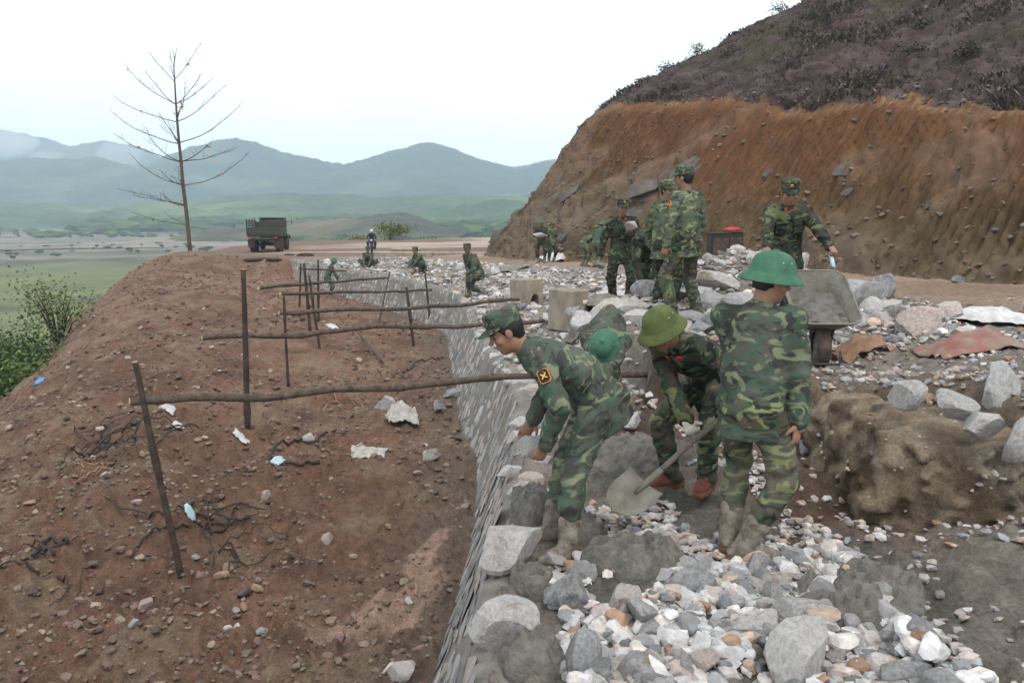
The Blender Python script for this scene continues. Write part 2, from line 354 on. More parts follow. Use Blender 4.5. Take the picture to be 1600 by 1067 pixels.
def ground_z(x, y, fine=True):
    x = np.asarray(x, float); y = np.asarray(y, float)
    yc = np.clip(y, -3, 45.2); s = (x - wall_x(yc)) * wall_c(yc)
    top, base = wall_t(yc), wall_b(yc)
    road = np.maximum(-1.3 - .03 * np.maximum(y - 8, 0), -3.0) + .004 * np.clip(x - 6, 0, 20)
    # --- right of the wall: trench, bank, rubble field, road
    xb = np.interp(y, XBY, XBX) + np.where(y > 8, wall_x(yc), np.where(y > 7, wall_x(yc) * (y - 7), 0))
    wob = (vn(x * .9 + 3, y * .9, s=5) - .5) * .45 + (vn(x * 3, y * 3, s=6) - .5) * .40 + (vn(x * 8, y * 8, s=7) - .5) * .20
    bk = sst(-.10, .16, x - xb + wob * .7) * .72 + .28 * sst(-.55, .35, x - xb + wob)
    floor = top - .03 + .22 * sst(1.15, 1.75, x + wob * .5 - .1 * (y - 3)) * (y < 8.5) * (1 - sst(4.2, 5.2, y))
    floor = floor - .10 * sst(7, 8, y) * (1 - sst(9, 11, y))
    shoulder = np.where(y > 12, sst(1.2, 5.0, s), 1.0)
    bankz = lerp(np.minimum(top + .12, road), road, shoulder)
    bankz = bankz - .22 * (1 - sst(4.3, 5.4, y)) * (y < 6)
    right = lerp(floor, bankz, bk)
    # mound lip on the bank nearest the camera
    right = right + .16 * np.exp(-(((x - xb - .28) / .22) ** 2)) * sst(4.1, 4.5, y) * (1 - sst(5.6, 6.3, y))
    pile = .55 * np.exp(-(((x - 3.7) / 1.2) ** 2 + ((y - 13.2) / 2.2) ** 2)) + .34 * np.exp(-(((x - 3.0) / 1.7) ** 2 + ((y - 12.5) / 3.6) ** 2)) + .22 * np.exp(-(((x - .6) / 1.3) ** 2 + ((y - 19) / 5.) ** 2)) \
        + .05 * np.exp(-(((x - 4.6) / 1.6) ** 2 + ((y - 9.2) / 1.6) ** 2))
    right = right + pile - .20 * np.exp(-(((x - 2.9) / 1.0) ** 2 + ((y - 7.5) / 1.1) ** 2))
    # --- left: the pit, then up to the shoulder of the embankment
    D = -s
    rise = sst(1.5, 9.0, D)
    ped = plat_dist(x, y)
    lz = lerp(base, np.interp(y, [0, 8, 20, 45], [-2.75, -2.72, -2.8, -2.55]), rise)
    lz = lz + .16 * np.exp(-((D - 3.9) / 1.1) ** 2) * (vn(x * .4, y * .25, s=9)) * sst(3, 6, y)
    for hx, hy, hr, hd in ((-2.35, 6.9, .42, .20), (-4.0, 10.6, .6, .22), (-2.0, 9.9, .5, .16), (-4.6, 7.2, .5, .15), (-1.9, 12.8, .7, .16)):
        q2 = ((x - hx) ** 2 + (y - hy) ** 2) / hr ** 2; lz = lz - hd * np.exp(-q2) + hd * .55 * np.exp(-(np.sqrt(q2) - 1.6) ** 2 * 3)
    endw = sst(42.5, 46.0, y + (vn(x * .7, y * .1, s=12) - .5) * 1.5 + .12 * np.maximum(-x - 13, 0))
    lz = lerp(lz, np.minimum(road, -2.32), endw)
    far = sst(45.2, 48, y)
    z = np.where(s > .06 + .006 * np.maximum(y, 0), right, lz)
    z = lerp(z, np.maximum(-1.3 - .03 * np.maximum(y - 8, 0), -3.0) - .004 * np.maximum(-x, 0) * (1 - sst(60, 75, y)), far)
    z = z + .35 * np.exp(-(((x + 19.5) / 3.2) ** 2 + ((y - 50) / 3.5) ** 2))             # knoll under the tree
    # --- rough surface
    pit = (s < .1) & (y < 46)
    rough = np.where(pit, 1.0, np.where(bk > .5, .45, .7)) * (1 - .6 * far)
    z = z + rough * ((fbm(x * .55, y * .55, o=3, s=21) - .5) * .50 * sst(.2, 2.5, np.abs(s)) + (fbm(x * 2.3, y * 2.3, o=3, s=31) - .5) * .24 * sst(.0, .9, np.abs(s)))
    if fine:
        r = np.hypot(x, y); amp = 1 / (1 + (r / 25) ** 2)
        z = z + rough * amp * ((fbm(x * 7, y * 7, o=3, s=41) - .5) * .15 + np.maximum(vn(x * 13, y * 13, s=55) - .60, 0) * .20 + (vn(x * 27, y * 27, s=57) - .5) * .022)
    # --- over the edge down to the valley
    drop = np.where(ped < 2.5, ((2.5 - ped) ** 2) / 7.5, 0); drop = np.where(ped < -1.0, 1.633 + (-1.0 - ped) * .85, drop)
    return np.maximum(z - drop * (1 + .12 * (vn(x * .35, y * .35, s=77) - .5)), -20.5)
def gz(x, y): return float(ground_z(np.array([x]), np.array([y]))[0])
def gp(px, py, ymax=140):
    """where the line of sight of a photo pixel meets the ground"""
    d = wdir(px, py); ys = np.concatenate([np.linspace(1.2, 12, 600), np.linspace(12.02, ymax, 1500)])
    P = d[None, :] * (ys / d[1])[:, None]; g = ground_z(P[:, 0], P[:, 1])
    i = np.argmax(P[:, 2] < g)
    if not (P[:, 2] < g).any(): i = len(ys) - 1
    return np.array([P[i, 0], P[i, 1], g[i]])
def build_ground():
    th = np.radians(np.concatenate([np.linspace(-100, -42, 30), np.linspace(-41, 38, 560), np.linspace(39, 100, 36)]))
    r = np.concatenate([[.02, .5, 1.0], 1.4 * 1.0066 ** np.arange(680)])
    R, T = np.meshgrid(r, th, indexing='ij'); X, Y = R * np.sin(T), R * np.cos(T)
    x, y = X.ravel(), Y.ravel(); z = ground_z(x, y)
    nr, nt = R.shape; i = np.arange(nr - 1)[:, None] * nt + np.arange(nt - 1)[None, :]
    F = np.stack([i, i + nt, i + nt + 1, i + 1], -1).reshape(-1, 4)
    # --- what the ground is made of
    yc = np.clip(y, -3, 45.2); s = (x - wall_x(yc)) * wall_c(yc); D = -s
    n1, n2, n3 = fbm(x * .5, y * .5, o=3, s=3), fbm(x * 2, y * 2, o=3, s=4), fbm(x * 9, y * 9, o=3, s=8)
    c = np.zeros((len(x), 3)); dirt = np.array([.152, .086, .057])
    c[:] = dirt * (0.62 + .75 * n1)[:, None]
    c = lerp(c, np.array([.185, .135, .092]), (sst(.50, .72, n2) * .75)[:, None])               # yellower soil
    c = lerp(c, np.array([.068, .042, .034]), (sst(.55, .8, 1 - n2) * .55)[:, None])              # dark damp soil
    greyw = sst(1.6, .2, D + (n2 - .5) * 1.4) * (D > 0) * (y < 30)
    c = lerp(c, np.array([.125, .105, .085]), (greyw * .65)[:, None])                           # mortar slop at the wall's foot
    right = s > .06 + .006 * np.maximum(y, 0)
    gr = np.array([.215, .185, .155]); rd = np.array([.235, .165, .115])
    cr = np.where((vn(x * .6, y * .6, s=14) > .45)[:, None], gr, gr * .85) * (0.75 + .5 * n3)[:, None]
    roadm = sst(1.2, 3.2, x - np.interp(y, [0, 6, 12, 20, 34, 46, 60], [4.2, 4.0, 5.2, 4.6, -1.5, -7, -12])) 
    cr = lerp(cr, rd * (0.8 + .4 * n1)[:, None], roadm[:, None])
    cr = lerp(cr, np.array([.30, .225, .18]), (sst(.45, .7, fbm(x * .12, y * .5, o=3, s=61)) * roadm * .7)[:, None])
    c = np.where(right[:, None], cr, c)
    far = sst(44, 52, y)
    cf = lerp(np.array([.15, .10, .075]), np.array([.34, .265, .215]), (sst(.40, .62, fbm(x * .10 + 5, y * .22, o=3, s=71)) * sst(-21, -14, x))[:, None])
    c = lerp(c, cf, far[:, None])
    xb = np.interp(y, XBY, XBX)
    soil = np.exp(-((x - xb - .02 + (n2 - .5) * .4) / .34) ** 2) * (y < 8.5) * (y > 4.0)
    c = lerp(c, np.array([.150, .108, .075]), np.clip(soil * 1.1, 0, .92)[:, None])
    mud = np.exp(-(((x - 2.05) / .48) ** 2 + ((y - 5.1) / .85) ** 2)); c = lerp(c, np.array([.115, .072, .050]), np.clip(mud * 1.3 * (.5 + n2), 0, .95)[:, None])
    hole = np.exp(-(((x - 1.15) / .5) ** 2 + ((y - 7.3) / .8) ** 2)); c = lerp(c, np.array([.075, .045, .034]), np.clip(hole * 1.2, 0, .9)[:, None])
    # wet mortar trodden into the trench and over the near bank
    mo = np.zeros(len(x))
    for mx, my, ma, mb in ((.45, 4.35, .35, .5), (.95, 4.4, .3, .28), (.85, 5.9, .42, .4), (1.75, 3.75, .42, .75), (.35, 3.3, .22, .35), (1.2, 5.3, .3, .3)):
        mo = np.maximum(mo, np.exp(-(((x - mx) / ma) ** 2 + ((y - my) / mb) ** 2)))
    mm = sst(.35, .62, mo + (n2 - .5) * .5 + (n3 - .5) * .3)
    c = lerp(c, np.array([.115, .108, .088]) * (0.7 + .6 * n3)[:, None], (mm * .93)[:, None])
    # pale clay puddle silt beside the wall foot
    pp = [(-.66, 7.4, .07), (-.79, 6.75, .11), (-.68, 6.25, .14), (-.85, 5.93, .20), (-1.16, 5.69, .22), (-1.5, 5.62, .10)]; pu = np.zeros(len(x))
    for (ax_, ay_, ar_), (bx_, by_, br_) in zip(pp[:-1], pp[1:]):
        tq = np.clip(((x - ax_) * (bx_ - ax_) + (y - ay_) * (by_ - ay_)) / ((bx_ - ax_) ** 2 + (by_ - ay_) ** 2), 0, 1); pu = np.maximum(pu, np.exp(-((x - lerp(ax_, bx_, tq)) ** 2 + (y - lerp(ay_, by_, tq)) ** 2) / (1.3 * lerp(ar_, br_, tq)) ** 2))
    c = lerp(c, np.array([.31, .205, .152]), (sst(.36, .66, pu + (n2 - .5) * .7 + (n3 - .5) * .6) * .85)[:, None])
    # weeds on the outer slope
    ped = plat_dist(x, y)
    c = lerp(c, np.array([.055, .085, .025]), (sst(-3.5, -8, ped + (n1 - .5) * 6) * .85)[:, None])
    me = mesh('ground', np.stack([x, y, z], 1), F, M['dirt'], True, cols=np.clip(c, 0, 1))
    tag(link('ground', me), kind='structure')
build_ground()
# ------------------------------------------------------------------ valley floor to the horizon
VZ = -17.0
def build_valley():
    th = np.radians(np.linspace(-60, 60, 260)); r = 40 * 1.028 ** np.arange(165)
    R, T = np.meshgrid(r, th, indexing='ij'); x, y = (R * np.sin(T)).ravel(), (R * np.cos(T)).ravel()
    keep_y = y
    z = VZ + (fbm(x * .01, y * .01, o=3, s=91) - .5) * 3
    nr, nt = R.shape; i = np.arange(nr - 1)[:, None] * nt + np.arange(nt - 1)[None, :]
    F = np.stack([i, i + nt, i + nt + 1, i + 1], -1).reshape(-1, 4)
    n1 = fbm(x * .006, y * .02, o=4, s=92); n2 = fbm(x * .03, y * .06, o=3, s=93)
    terr = np.floor(y / 38 + n1 * 5 + x * .004); tn = vn(terr * 7.3, terr * 0 + np.floor(x / 130 + n1 * 3), s=94)
    c = np.zeros((len(x), 3)); c[:] = (.150, .128, .098)
    c = lerp(c, np.array([.205, .175, .145]), sst(.45, .8, tn)[:, None]); c = lerp(c, np.array([.085, .088, .060]), (sst(.6, .25, tn) * .8)[:, None])
    c = lerp(c, np.array([.115, .135, .050]), (sst(330, 180, y + (n1 - .5) * 140) * .9)[:, None])
    c = lerp(c, np.array([.05, .060, .038]), (sst(.60, .70, n2) * .7)[:, None])
    c = lerp(c, np.array([.07, .095, .045]), sst(900, 1200, y + (n1 - .5) * 500)[:, None])
    tag(link('valley_floor', mesh('valley_floor', np.stack([x, y, z], 1), F, M['land'], True, cols=c)), kind='structure')
build_valley()
water = simple('pond_water', (.30, .30, .29), .08, .1, .05, spec=.6)
for k, (px0, px1, py, wd) in enumerate(((0, 250, 384, 5), (20, 420, 364, 9), (440, 560, 378, 6), (470, 640, 366, 6), (0, 180, 376, 3), (560, 720, 359, 8), (300, 420, 354, 12), (640, 740, 372, 5))):
    a, b = wdir(px0, py), wdir(px1, py); yy = (VZ + .9) / a[2] * a[1]
    xs = np.linspace(a[0] / a[1] * yy, b[0] / b[1] * yy, 26); w = wd * (.35 + 1.1 * fbm(xs * .05, xs * 0 + k * 9, o=2, s=k + 3))
    mid = yy + (fbm(xs * .012, xs * 0 + k, o=2, s=5) - .5) * 60
    V = [(x, m - q, VZ + 1.55) for x, m, q in zip(xs, mid, w)] + [(x, m + q, VZ + 1.55) for x, m, q in zip(xs, mid, w)]
    tag(link('paddy_water', mesh('paddy_water', V, [(i, i + 1, 27 + i, 26 + i) for i in range(25)], water, False)), kind='structure')
# ------------------------------------------------------------------ wooded hills
def hill_range(name, pts, Y, depth, seed, col, base_px=338, lump=1.0):
    """a ridge whose crest runs through the given photo pixels at distance Y"""
    P = np.array([wp(px, py, Y) for px, py in pts]); nx, ny = 420, 90
    xs = np.linspace(P[0, 0], P[-1, 0], nx); zs = np.interp(xs, P[:, 0], P[:, 2])
    for _ in range(6): zs[1:-1] = (zs[:-2] + 2 * zs[1:-1] + zs[2:]) / 4
    t = np.linspace(-1, .55, ny); X, Tt = np.meshgrid(xs, t, indexing='ij'); H = (zs - VZ)[:, None]
    spur = fbm(X / (depth * .45), Tt * .9, o=3, s=seed)
    prof = np.where(Tt < 0, (1 + Tt) ** (1.25), 1 - Tt * 1.1)
    ys = Y + Tt * depth
    z = VZ - 2 + H * np.clip(prof * (1 + (spur - .5) * 1.5 * np.clip(-Tt, 0, 1) * (1 + Tt) * 2.2), 0, 1.2)
    n = fbm(X / 60, ys / 60, o=4, s=seed + 5)
    z = z + (vn(X / 9, ys / 9, s=seed + 8) + vn(X / 22, ys / 22, s=seed + 9) - 1) * 5.0 * lump * sst(-1, -.8, Tt) + (n - .5) * 8 * sst(-1, -.7, Tt)
    V = np.stack([X * (1 + Tt * depth / Y * .0), ys, z], -1).reshape(-1, 3)
    i = np.arange(nx - 1)[:, None] * ny + np.arange(ny - 1)[None, :]; F = np.stack([i, i + ny, i + ny + 1, i + 1], -1).reshape(-1, 4)
    m2 = fbm(X / 130, ys / 90, o=3, s=seed + 2)[..., None]
    c = lerp(np.array(col), np.array(col) * np.array([2.1, 1.7, 1.5]), sst(.52, .72, m2)) * (.55 + .9 * n[..., None])
    tag(link(name, mesh(name, V, F, M['forest'], True, cols=c.reshape(-1, 3))), kind='structure')
G1 = (.026, .046, .028)
hill_range('hills', [(-600, 230), (-300, 215), (-120, 190), (0, 199), (60, 212), (115, 228), (160, 217), (215, 228), (290, 262), (380, 300), (520, 330)], 2600, 900, 11, G1)
hill_range('hills', [(-500, 290), (-250, 260), (-60, 255), (40, 246), (100, 247), (150, 243), (220, 262), (300, 298), (400, 335)], 1750, 560, 12, G1)
hill_range('hills', [(120, 330), (200, 270), (260, 240), (310, 226), (365, 214), (400, 220), (440, 236), (500, 247), (530, 254), (590, 240), (640, 226), (675, 220), (720, 234), (770, 251), (810, 262), (855, 250), (900, 246), (980, 262), (1100, 300), (1200, 335)], 1900, 640, 13, G1)
hill_range('hills', [(560, 335), (680, 290), (780, 262), (860, 249), (960, 236), (1100, 250), (1300, 300)], 2700, 500, 14, G1)
hill_range('hills', [(-200, 318), (0, 316), (90, 318), (170, 322), (240, 312), (330, 306), (420, 300), (520, 303), (600, 306), (690, 300), (760, 306), (900, 300), (1000, 330)], 1150, 330, 15, (.040, .066, .026), lump=.8)
hill_range('low_hill', [(330, 352), (420, 345), (500, 342), (560, 338), (590, 331), (625, 328), (655, 334), (690, 346), (730, 352)], 560, 120, 16, (.048, .050, .030), lump=.6)
hill_range('low_hill', [(300, 326), (420, 325), (500, 330), (600, 333), (660, 326), (740, 318), (800, 310), (900, 320)], 900, 160, 17, (.040, .072, .028), lump=.9)
# ------------------------------------------------------------------ the cut hillside on the right
TOE = np.array([(16, 4), (14.6, 10), (11.4, 18), (9.2, 23.5), (6.3, 28.5), (2.9, 34), (.2, 40), (-1.5, 47), (-1.7, 54), (-.6, 64), (3, 78), (10, 94), (20, 108)], float)
def catmull(P, n):
    Q = np.vstack([2 * P[0] - P[1], P, 2 * P[-1] - P[-2]]); out = []
    for i in range(1, len(Q) - 2):
        t = np.linspace(0, 1, n, endpoint=False)[:, None]; a, b, c, d = Q[i - 1], Q[i], Q[i + 1], Q[i + 2]
        out.append(.5 * (2 * b + (c - a) * t + (2 * a - 5 * b + 4 * c - d) * t ** 2 + (3 * b - a - 3 * c + d) * t ** 3))
    return np.vstack(out + [P[-1:]])
_tc = catmull(TOE, 60); _tl = np.concatenate([[0], np.cumsum(np.hypot(*np.diff(_tc, axis=0).T))])
HCY = [0, 10, 18, 28, 34, 40, 47, 54, 64, 110]; HCZ = [1.9, 2.1, 2.55, 3.55, 4.5, 5.2, 5.7, 6.0, 7, 8]
def hill_frame(u):
    tx, ty = np.interp(u, _tl, _tc[:, 0]), np.interp(u, _tl, _tc[:, 1])
    rx, ry = np.full_like(tx, 34.0), 46 + (ty - 46) * .34
    L = np.hypot(rx - tx, ry - ty)
    return tx, ty, (rx - tx) / L, (ry - ty) / L, L
def hill_point(u, v, rough=True):
    """u along the foot, v: horizontal run inwards (m)"""
    tx, ty, dx, dy, L = hill_frame(u)
    z0 = np.maximum(-1.3 - .03 * np.maximum(ty - 8, 0), -3.0) - .12
    zc = np.interp(ty, HCY, HCZ) + (fbm(u * .22, u * 0, o=3, s=5) - .5) * 1.1
    run = np.maximum((zc - z0) / 1.28, 1.0)                  # cut at about 48 degrees
    tt = np.clip(v / run, 0, 1)
    cut = z0 + (zc - z0) * tt ** 1.18
    up = np.maximum(v - run, 0)
    z = cut + up * .50 - .0022 * up ** 2
    z = np.where(up > 0, z + (fbm(u * .25, v * .25, o=3, s=15) - .5) * 1.3 * sst(0, 3, up), z)
    x, y = tx + dx * v, ty + dy * v
    if rough:
        on = sst(0, .12, tt) * (1 - sst(.93, 1.0, tt))
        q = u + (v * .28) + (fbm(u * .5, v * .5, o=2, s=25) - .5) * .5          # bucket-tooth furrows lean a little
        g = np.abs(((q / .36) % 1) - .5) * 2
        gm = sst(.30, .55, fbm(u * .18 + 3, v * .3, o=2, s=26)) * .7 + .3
        rocky = sst(.54, .68, fbm(u * .22, v * .45 + u * .08, o=3, s=27) + .22 * sst(28, 40, u) * sst(62, 48, u) - .16 * tt)
        dz = on * (gm * (1 - rocky) * (.5 - g) * .50 + (fbm(u * 1.2, v * 1.2, o=4, s=28) - .5) * .28
                   + rocky * (np.abs(vn(u * 1.1 + v * .9, v * 2.4 - u * 1.4, s=29) - .5) * .75 + (vn(u * 5, v * 5, s=30) - .5) * .16)
                   + (fbm(u * 5, v * 5, o=2, s=32) - .5) * .09 * (1 + 1.5 * (1 - tt)))
        dz = dz + sst(0, .25, up) * ((fbm(u * 1.6, v * 1.6, o=3, s=33) - .5) * .5 + (vn(u * 5, v * 5, s=34) - .5) * .18)
        z = z + dz * .8; x = x - dx * dz * .8; y = y - dy * dz * .8
        return x, y, z, tt, up, on, rocky, g * gm
    return x, y, z, tt, up
def build_hill():
    u = np.concatenate([np.linspace(0, 8, 40, endpoint=False), np.linspace(8, 66, 800, endpoint=False), np.linspace(66, _tl[-1], 60)])
    v = np.concatenate([np.linspace(-.8, 9, 110, endpoint=False), 9 + 21 * np.linspace(0, 1, 90) ** 1.15])
    U, Vv = np.meshgrid(u, v, indexing='ij')
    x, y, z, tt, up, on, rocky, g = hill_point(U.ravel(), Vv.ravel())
    z = np.where(Vv.ravel() < 0, z - .4, z)
    nu, nv = U.shape; i = np.arange(nu - 1)[:, None] * nv + np.arange(nv - 1)[None, :]
    F = np.stack([i, i + nv, i + nv + 1, i + 1], -1).reshape(-1, 4)
    uu, vv = U.ravel(), Vv.ravel(); n1, n2, n3 = fbm(uu * .3, vv * .3, o=3, s=43), fbm(uu * 1.7, vv * 1.7, o=3, s=44), fbm(uu * .5 + vv * .3, vv * 2, o=3, s=45)
    c = np.zeros((len(x), 3)); c[:] = (.150, .078, .038)
    top = sst(.35, .8, tt + (n1 - .5) * .5)
    c = lerp(np.array([.140, .098, .054]), np.array([.172, .082, .038]), top[:, None])
    c = c * (.6 + .8 * n2)[:, None]
    c = lerp(c, np.array([.30, .215, .110]), (sst(.45, .9, g) * .62 * (1 - rocky))[:, None]) * (1 - .35 * sst(.35, .1, g) * on * (1 - rocky))[:, None]  # straw streaks; dark bands between them put furrow shade into the colour
    c = lerp(c, np.array([.070, .054, .034]), (sst(.5, .75, n3) * .5 * (1 - top))[:, None])
    c = lerp(c, np.array([.115, .092, .075]), (rocky * .40)[:, None])
    c = c * .88
    ve = sst(-.02, .35, up + (n2 - .5) * .9 - .1)
    veg = lerp(np.array([.046, .031, .028]), np.array([.076, .054, .049]), sst(.4, .65, n2)[:, None])
    veg = lerp(veg, np.array([.042, .040, .018]), (sst(.56, .7, n1) * .7)[:, None])
    c = lerp(c, veg, ve[:, None])
    c = lerp(c, np.array([.15, .105, .07]), sst(.10, 0, tt)[:, None])
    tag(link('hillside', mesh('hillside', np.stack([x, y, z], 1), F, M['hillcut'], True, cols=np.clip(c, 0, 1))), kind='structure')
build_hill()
# low dry scrub that covers the uncut slope: uncountable, one mass
def build_scrub():
    n = 52000; u = RNG.uniform(4, 74, n); v = RNG.uniform(0, 1, n) ** 1.3 * 26
    tx, ty, dx, dy, L = hill_frame(u); z0 = np.maximum(-1.3 - .03 * np.maximum(ty - 8, 0), -3.0) - .12
    run = (np.interp(ty, HCY, HCZ) - z0) / 1.28; v = v + run + .1
    x, y, z, *_ = hill_point(u, v)
    cl = fbm(u * .5, v * .5, o=3, s=52); keep = RNG.uniform(0, 1, n) < .35 + 1.1 * sst(.42, .62, cl)
    x, y, z, u, v, cl = [a[keep] for a in (x, y, z, u, v, cl)]; n = len(x)
    k = 3; h = RNG.uniform(.04, .13, n) * (1 + 1.2 * sst(.55, .7, cl))
    V = np.zeros((n, k, 4, 3)); C = np.zeros((n, k, 4, 3))
    pal = np.array([(.070, .050, .047), (.050, .035, .031), (.12, .098, .092), (.040, .042, .016), (.07, .055, .03), (.032, .038, .014)])
    pc = pal[np.where(RNG.uniform(0, 1, n) < .72, RNG.integers(0, 3, n), RNG.integers(3, 6, n))]
    for j in range(k):
        a = RNG.uniform(0, 6.28, n); tl = RNG.uniform(.3, 1.5, n); w = h * RNG.uniform(.10, .30, n)
        d = np.stack([np.cos(a), np.sin(a), np.zeros(n)], 1); p = np.stack([-np.sin(a), np.cos(a), RNG.uniform(-.6, .6, n)], 1)
        b = np.stack([x, y, z - .03], 1) + d * RNG.uniform(0, .12, n)[:, None]; m = b + d * (tl * h * .5)[:, None] + np.array([0, 0, 1]) * (h * .7)[:, None]
        t = b + d * (tl * h)[:, None] + np.array([0, 0, 1]) * (h * RNG.uniform(.7, 1.3, n))[:, None]
        V[:, j] = np.stack([b, m + p * w[:, None], t, m - p * w[:, None]], 1); C[:, j] = (pc * RNG.uniform(.6, 1.5, (n, 1)))[:, None, :]
    F = np.arange(n * k * 4).reshape(-1, 4)
    me = mesh('dry_scrub', V.reshape(-1, 3), F, M['rocks'], False, cols=C.reshape(-1, 3))
    tag(link('dry_scrub', me), 'low purple brown dry scrub covering the uncut hilltop', 'scrub', kind='stuff')
build_scrub()
# ------------------------------------------------------------------ stones
import bmesh
def ico(sub):
    bm = bmesh.new(); bmesh.ops.create_icosphere(bm, subdivisions=sub, radius=1.0)
    V = np.array([v.co[:] for v in bm.verts]); F = np.array([[v.index for v in f.verts] for f in bm.faces]); bm.free(); return V, F
ICO = {k: ico(k) for k in (1, 2, 3, 4)}
def rock_shape(seed, sub=3, cuts=11, shape=(1, .8, .62), lo=.38, hi=.80):
    r = np.random.default_rng(seed); V, F = ICO[sub][0].copy(), ICO[sub][1]
    for _ in range(cuts):
        n = nrm(r.normal(size=3)); o = r.uniform(lo, hi); d = V @ n; m = d > o
        V[m] -= (d[m] - o)[:, None] * n
    V += (fbm(V[:, 0] * 2.5 + seed, V[:, 1] * 2.5, V[:, 2] * 2.5, 3, seed % 50)[:, None] - .5) * V * .07
    V /= np.abs(V).max(0); return V * np.array(shape), F
ROCKS = []
for k in range(22):
    V, F = rock_shape(100 + k, 3, 9 + k % 6, (1, .68 + .3 * ((k * 7) % 10) / 10, .5 + .32 * ((k * 3) % 10) / 10))
    ROCKS.append(mesh('stone', V, F, M['rock'], False))
SLABS = []
for k in range(4):
    V, F = rock_shape(300 + k, 3, 10, (1, .75, .26)); SLABS.append(mesh('slab', V, F, M['rock'], False))
PEB = [rock_shape(500 + k, 1, 6, (1, .8, .6)) for k in range(12)]
PEB2 = [rock_shape(600 + k, 2, 9, (1, .8, .62)) for k in range(10)]
def stone(pos, half, name='stone', label=None, cat='stone', group=None, tint=None, rot=None, variant=None, sink=.35, slab=False, parent=None):
    k = RNG.integers(0, 1 << 30); lib = SLABS if slab else ROCKS
    me = lib[(variant if variant is not None else int(k)) % len(lib)]
    half = half if hasattr(half, '__len__') else (half,) * 3
    rot = rot if rot is not None else (RNG.uniform(-.35, .35), RNG.uniform(-.35, .35), RNG.uniform(0, 6.28))
    o = link(name, me, parent, (pos[0], pos[1], pos[2] + half[2] * (.62 if not slab else .25) * (1 - sink * 1.6)), rot, half)
    o['tint'] = float(RNG.beta(2, 2) if tint is None else tint)
    if label: tag(o, label, cat, group)
    return o
def pix_stone(px, py, wpx, label, tint=.5, ratio=.62, depth=.8, variant=None, rz=0.0, slab=False, name='stone', tilt=(0, 0), sink=.25, lift=0, group=None):
    """a stone whose foot is at a photo pixel, about wpx wide"""
    p = gp(px, py); d = p[1] * math.cos(PITCH) - p[2] * math.sin(PITCH); h = wpx * d / FPX / 2
    p[2] += lift; p[1] += h * .4
    sc = (h * 1.05, h * depth * 1.1, h * 1.6 * ratio / .62 * .75) if not slab else (h * 1.05, h, h)
    return stone(p, sc, name, label, 'stone', group, tint, (tilt[0], tilt[1], rz), variant, sink, slab)
def scatter_stuff(name, pts, sizes, cols, label, cat, lib=PEB, sink=.25, parent=None, tilt=1.0, flat=1.0):
    """many small stones as one mesh"""
    n = len(pts); Vs, Fs, Cs = [], [], []; off = 0
    idx = RNG.integers(0, len(lib), n); a = RNG.uniform(0, 6.283, n); b = RNG.uniform(-.6, .6, n) * tilt
    for k in range(len(lib)):
        m = np.where(idx == k)[0]
        if not len(m): continue
        V, F = lib[k]; P = V[None] * (sizes[m, None, None] * RNG.uniform(.7, 1.25, (len(m), 1, 3)) * np.array([1, 1, flat]))
        ca, sa, cb, sb = np.cos(a[m])[:, None], np.sin(a[m])[:, None], np.cos(b[m])[:, None], np.sin(b[m])[:, None]
        x, y, z = P[..., 0], P[..., 1] * cb - P[..., 2] * sb, P[..., 1] * sb + P[..., 2] * cb
        P = np.stack([x * ca - y * sa, x * sa + y * ca, z], -1) + pts[m][:, None, :] + np.array([0, 0, 1.]) * (sizes[m] * flat * (.62 - sink))[:, None, None]
        Vs.append(P.reshape(-1, 3)); Fs.append((F[None] + (np.arange(len(m)) * len(V))[:, None, None] + off).reshape(-1, 3)); off += len(m) * len(V)
        Cs.append(np.repeat(cols[m], len(V), 0))
    me = mesh(name, np.vstack(Vs), np.vstack(Fs), M['rocks'], False, cols=np.vstack(Cs))
    o = link(name, me, parent); return tag(o, label, cat, kind='stuff')
LIME = np.array([(.58, .56, .55), (.42, .415, .41), (.29, .29, .295), (.17, .175, .18), (.60, .55, .51), (.48, .36, .28), (.32, .20, .13), (.48, .40, .37)])
def lime(n, w=(2.5, 3, 2.5, 1.6, 2, 1.4, .7, 2)):
    w = np.array(w) / np.sum(w); return LIME[RNG.choice(len(LIME), n, p=w)] * RNG.uniform(.75, 1.15, (n, 1))
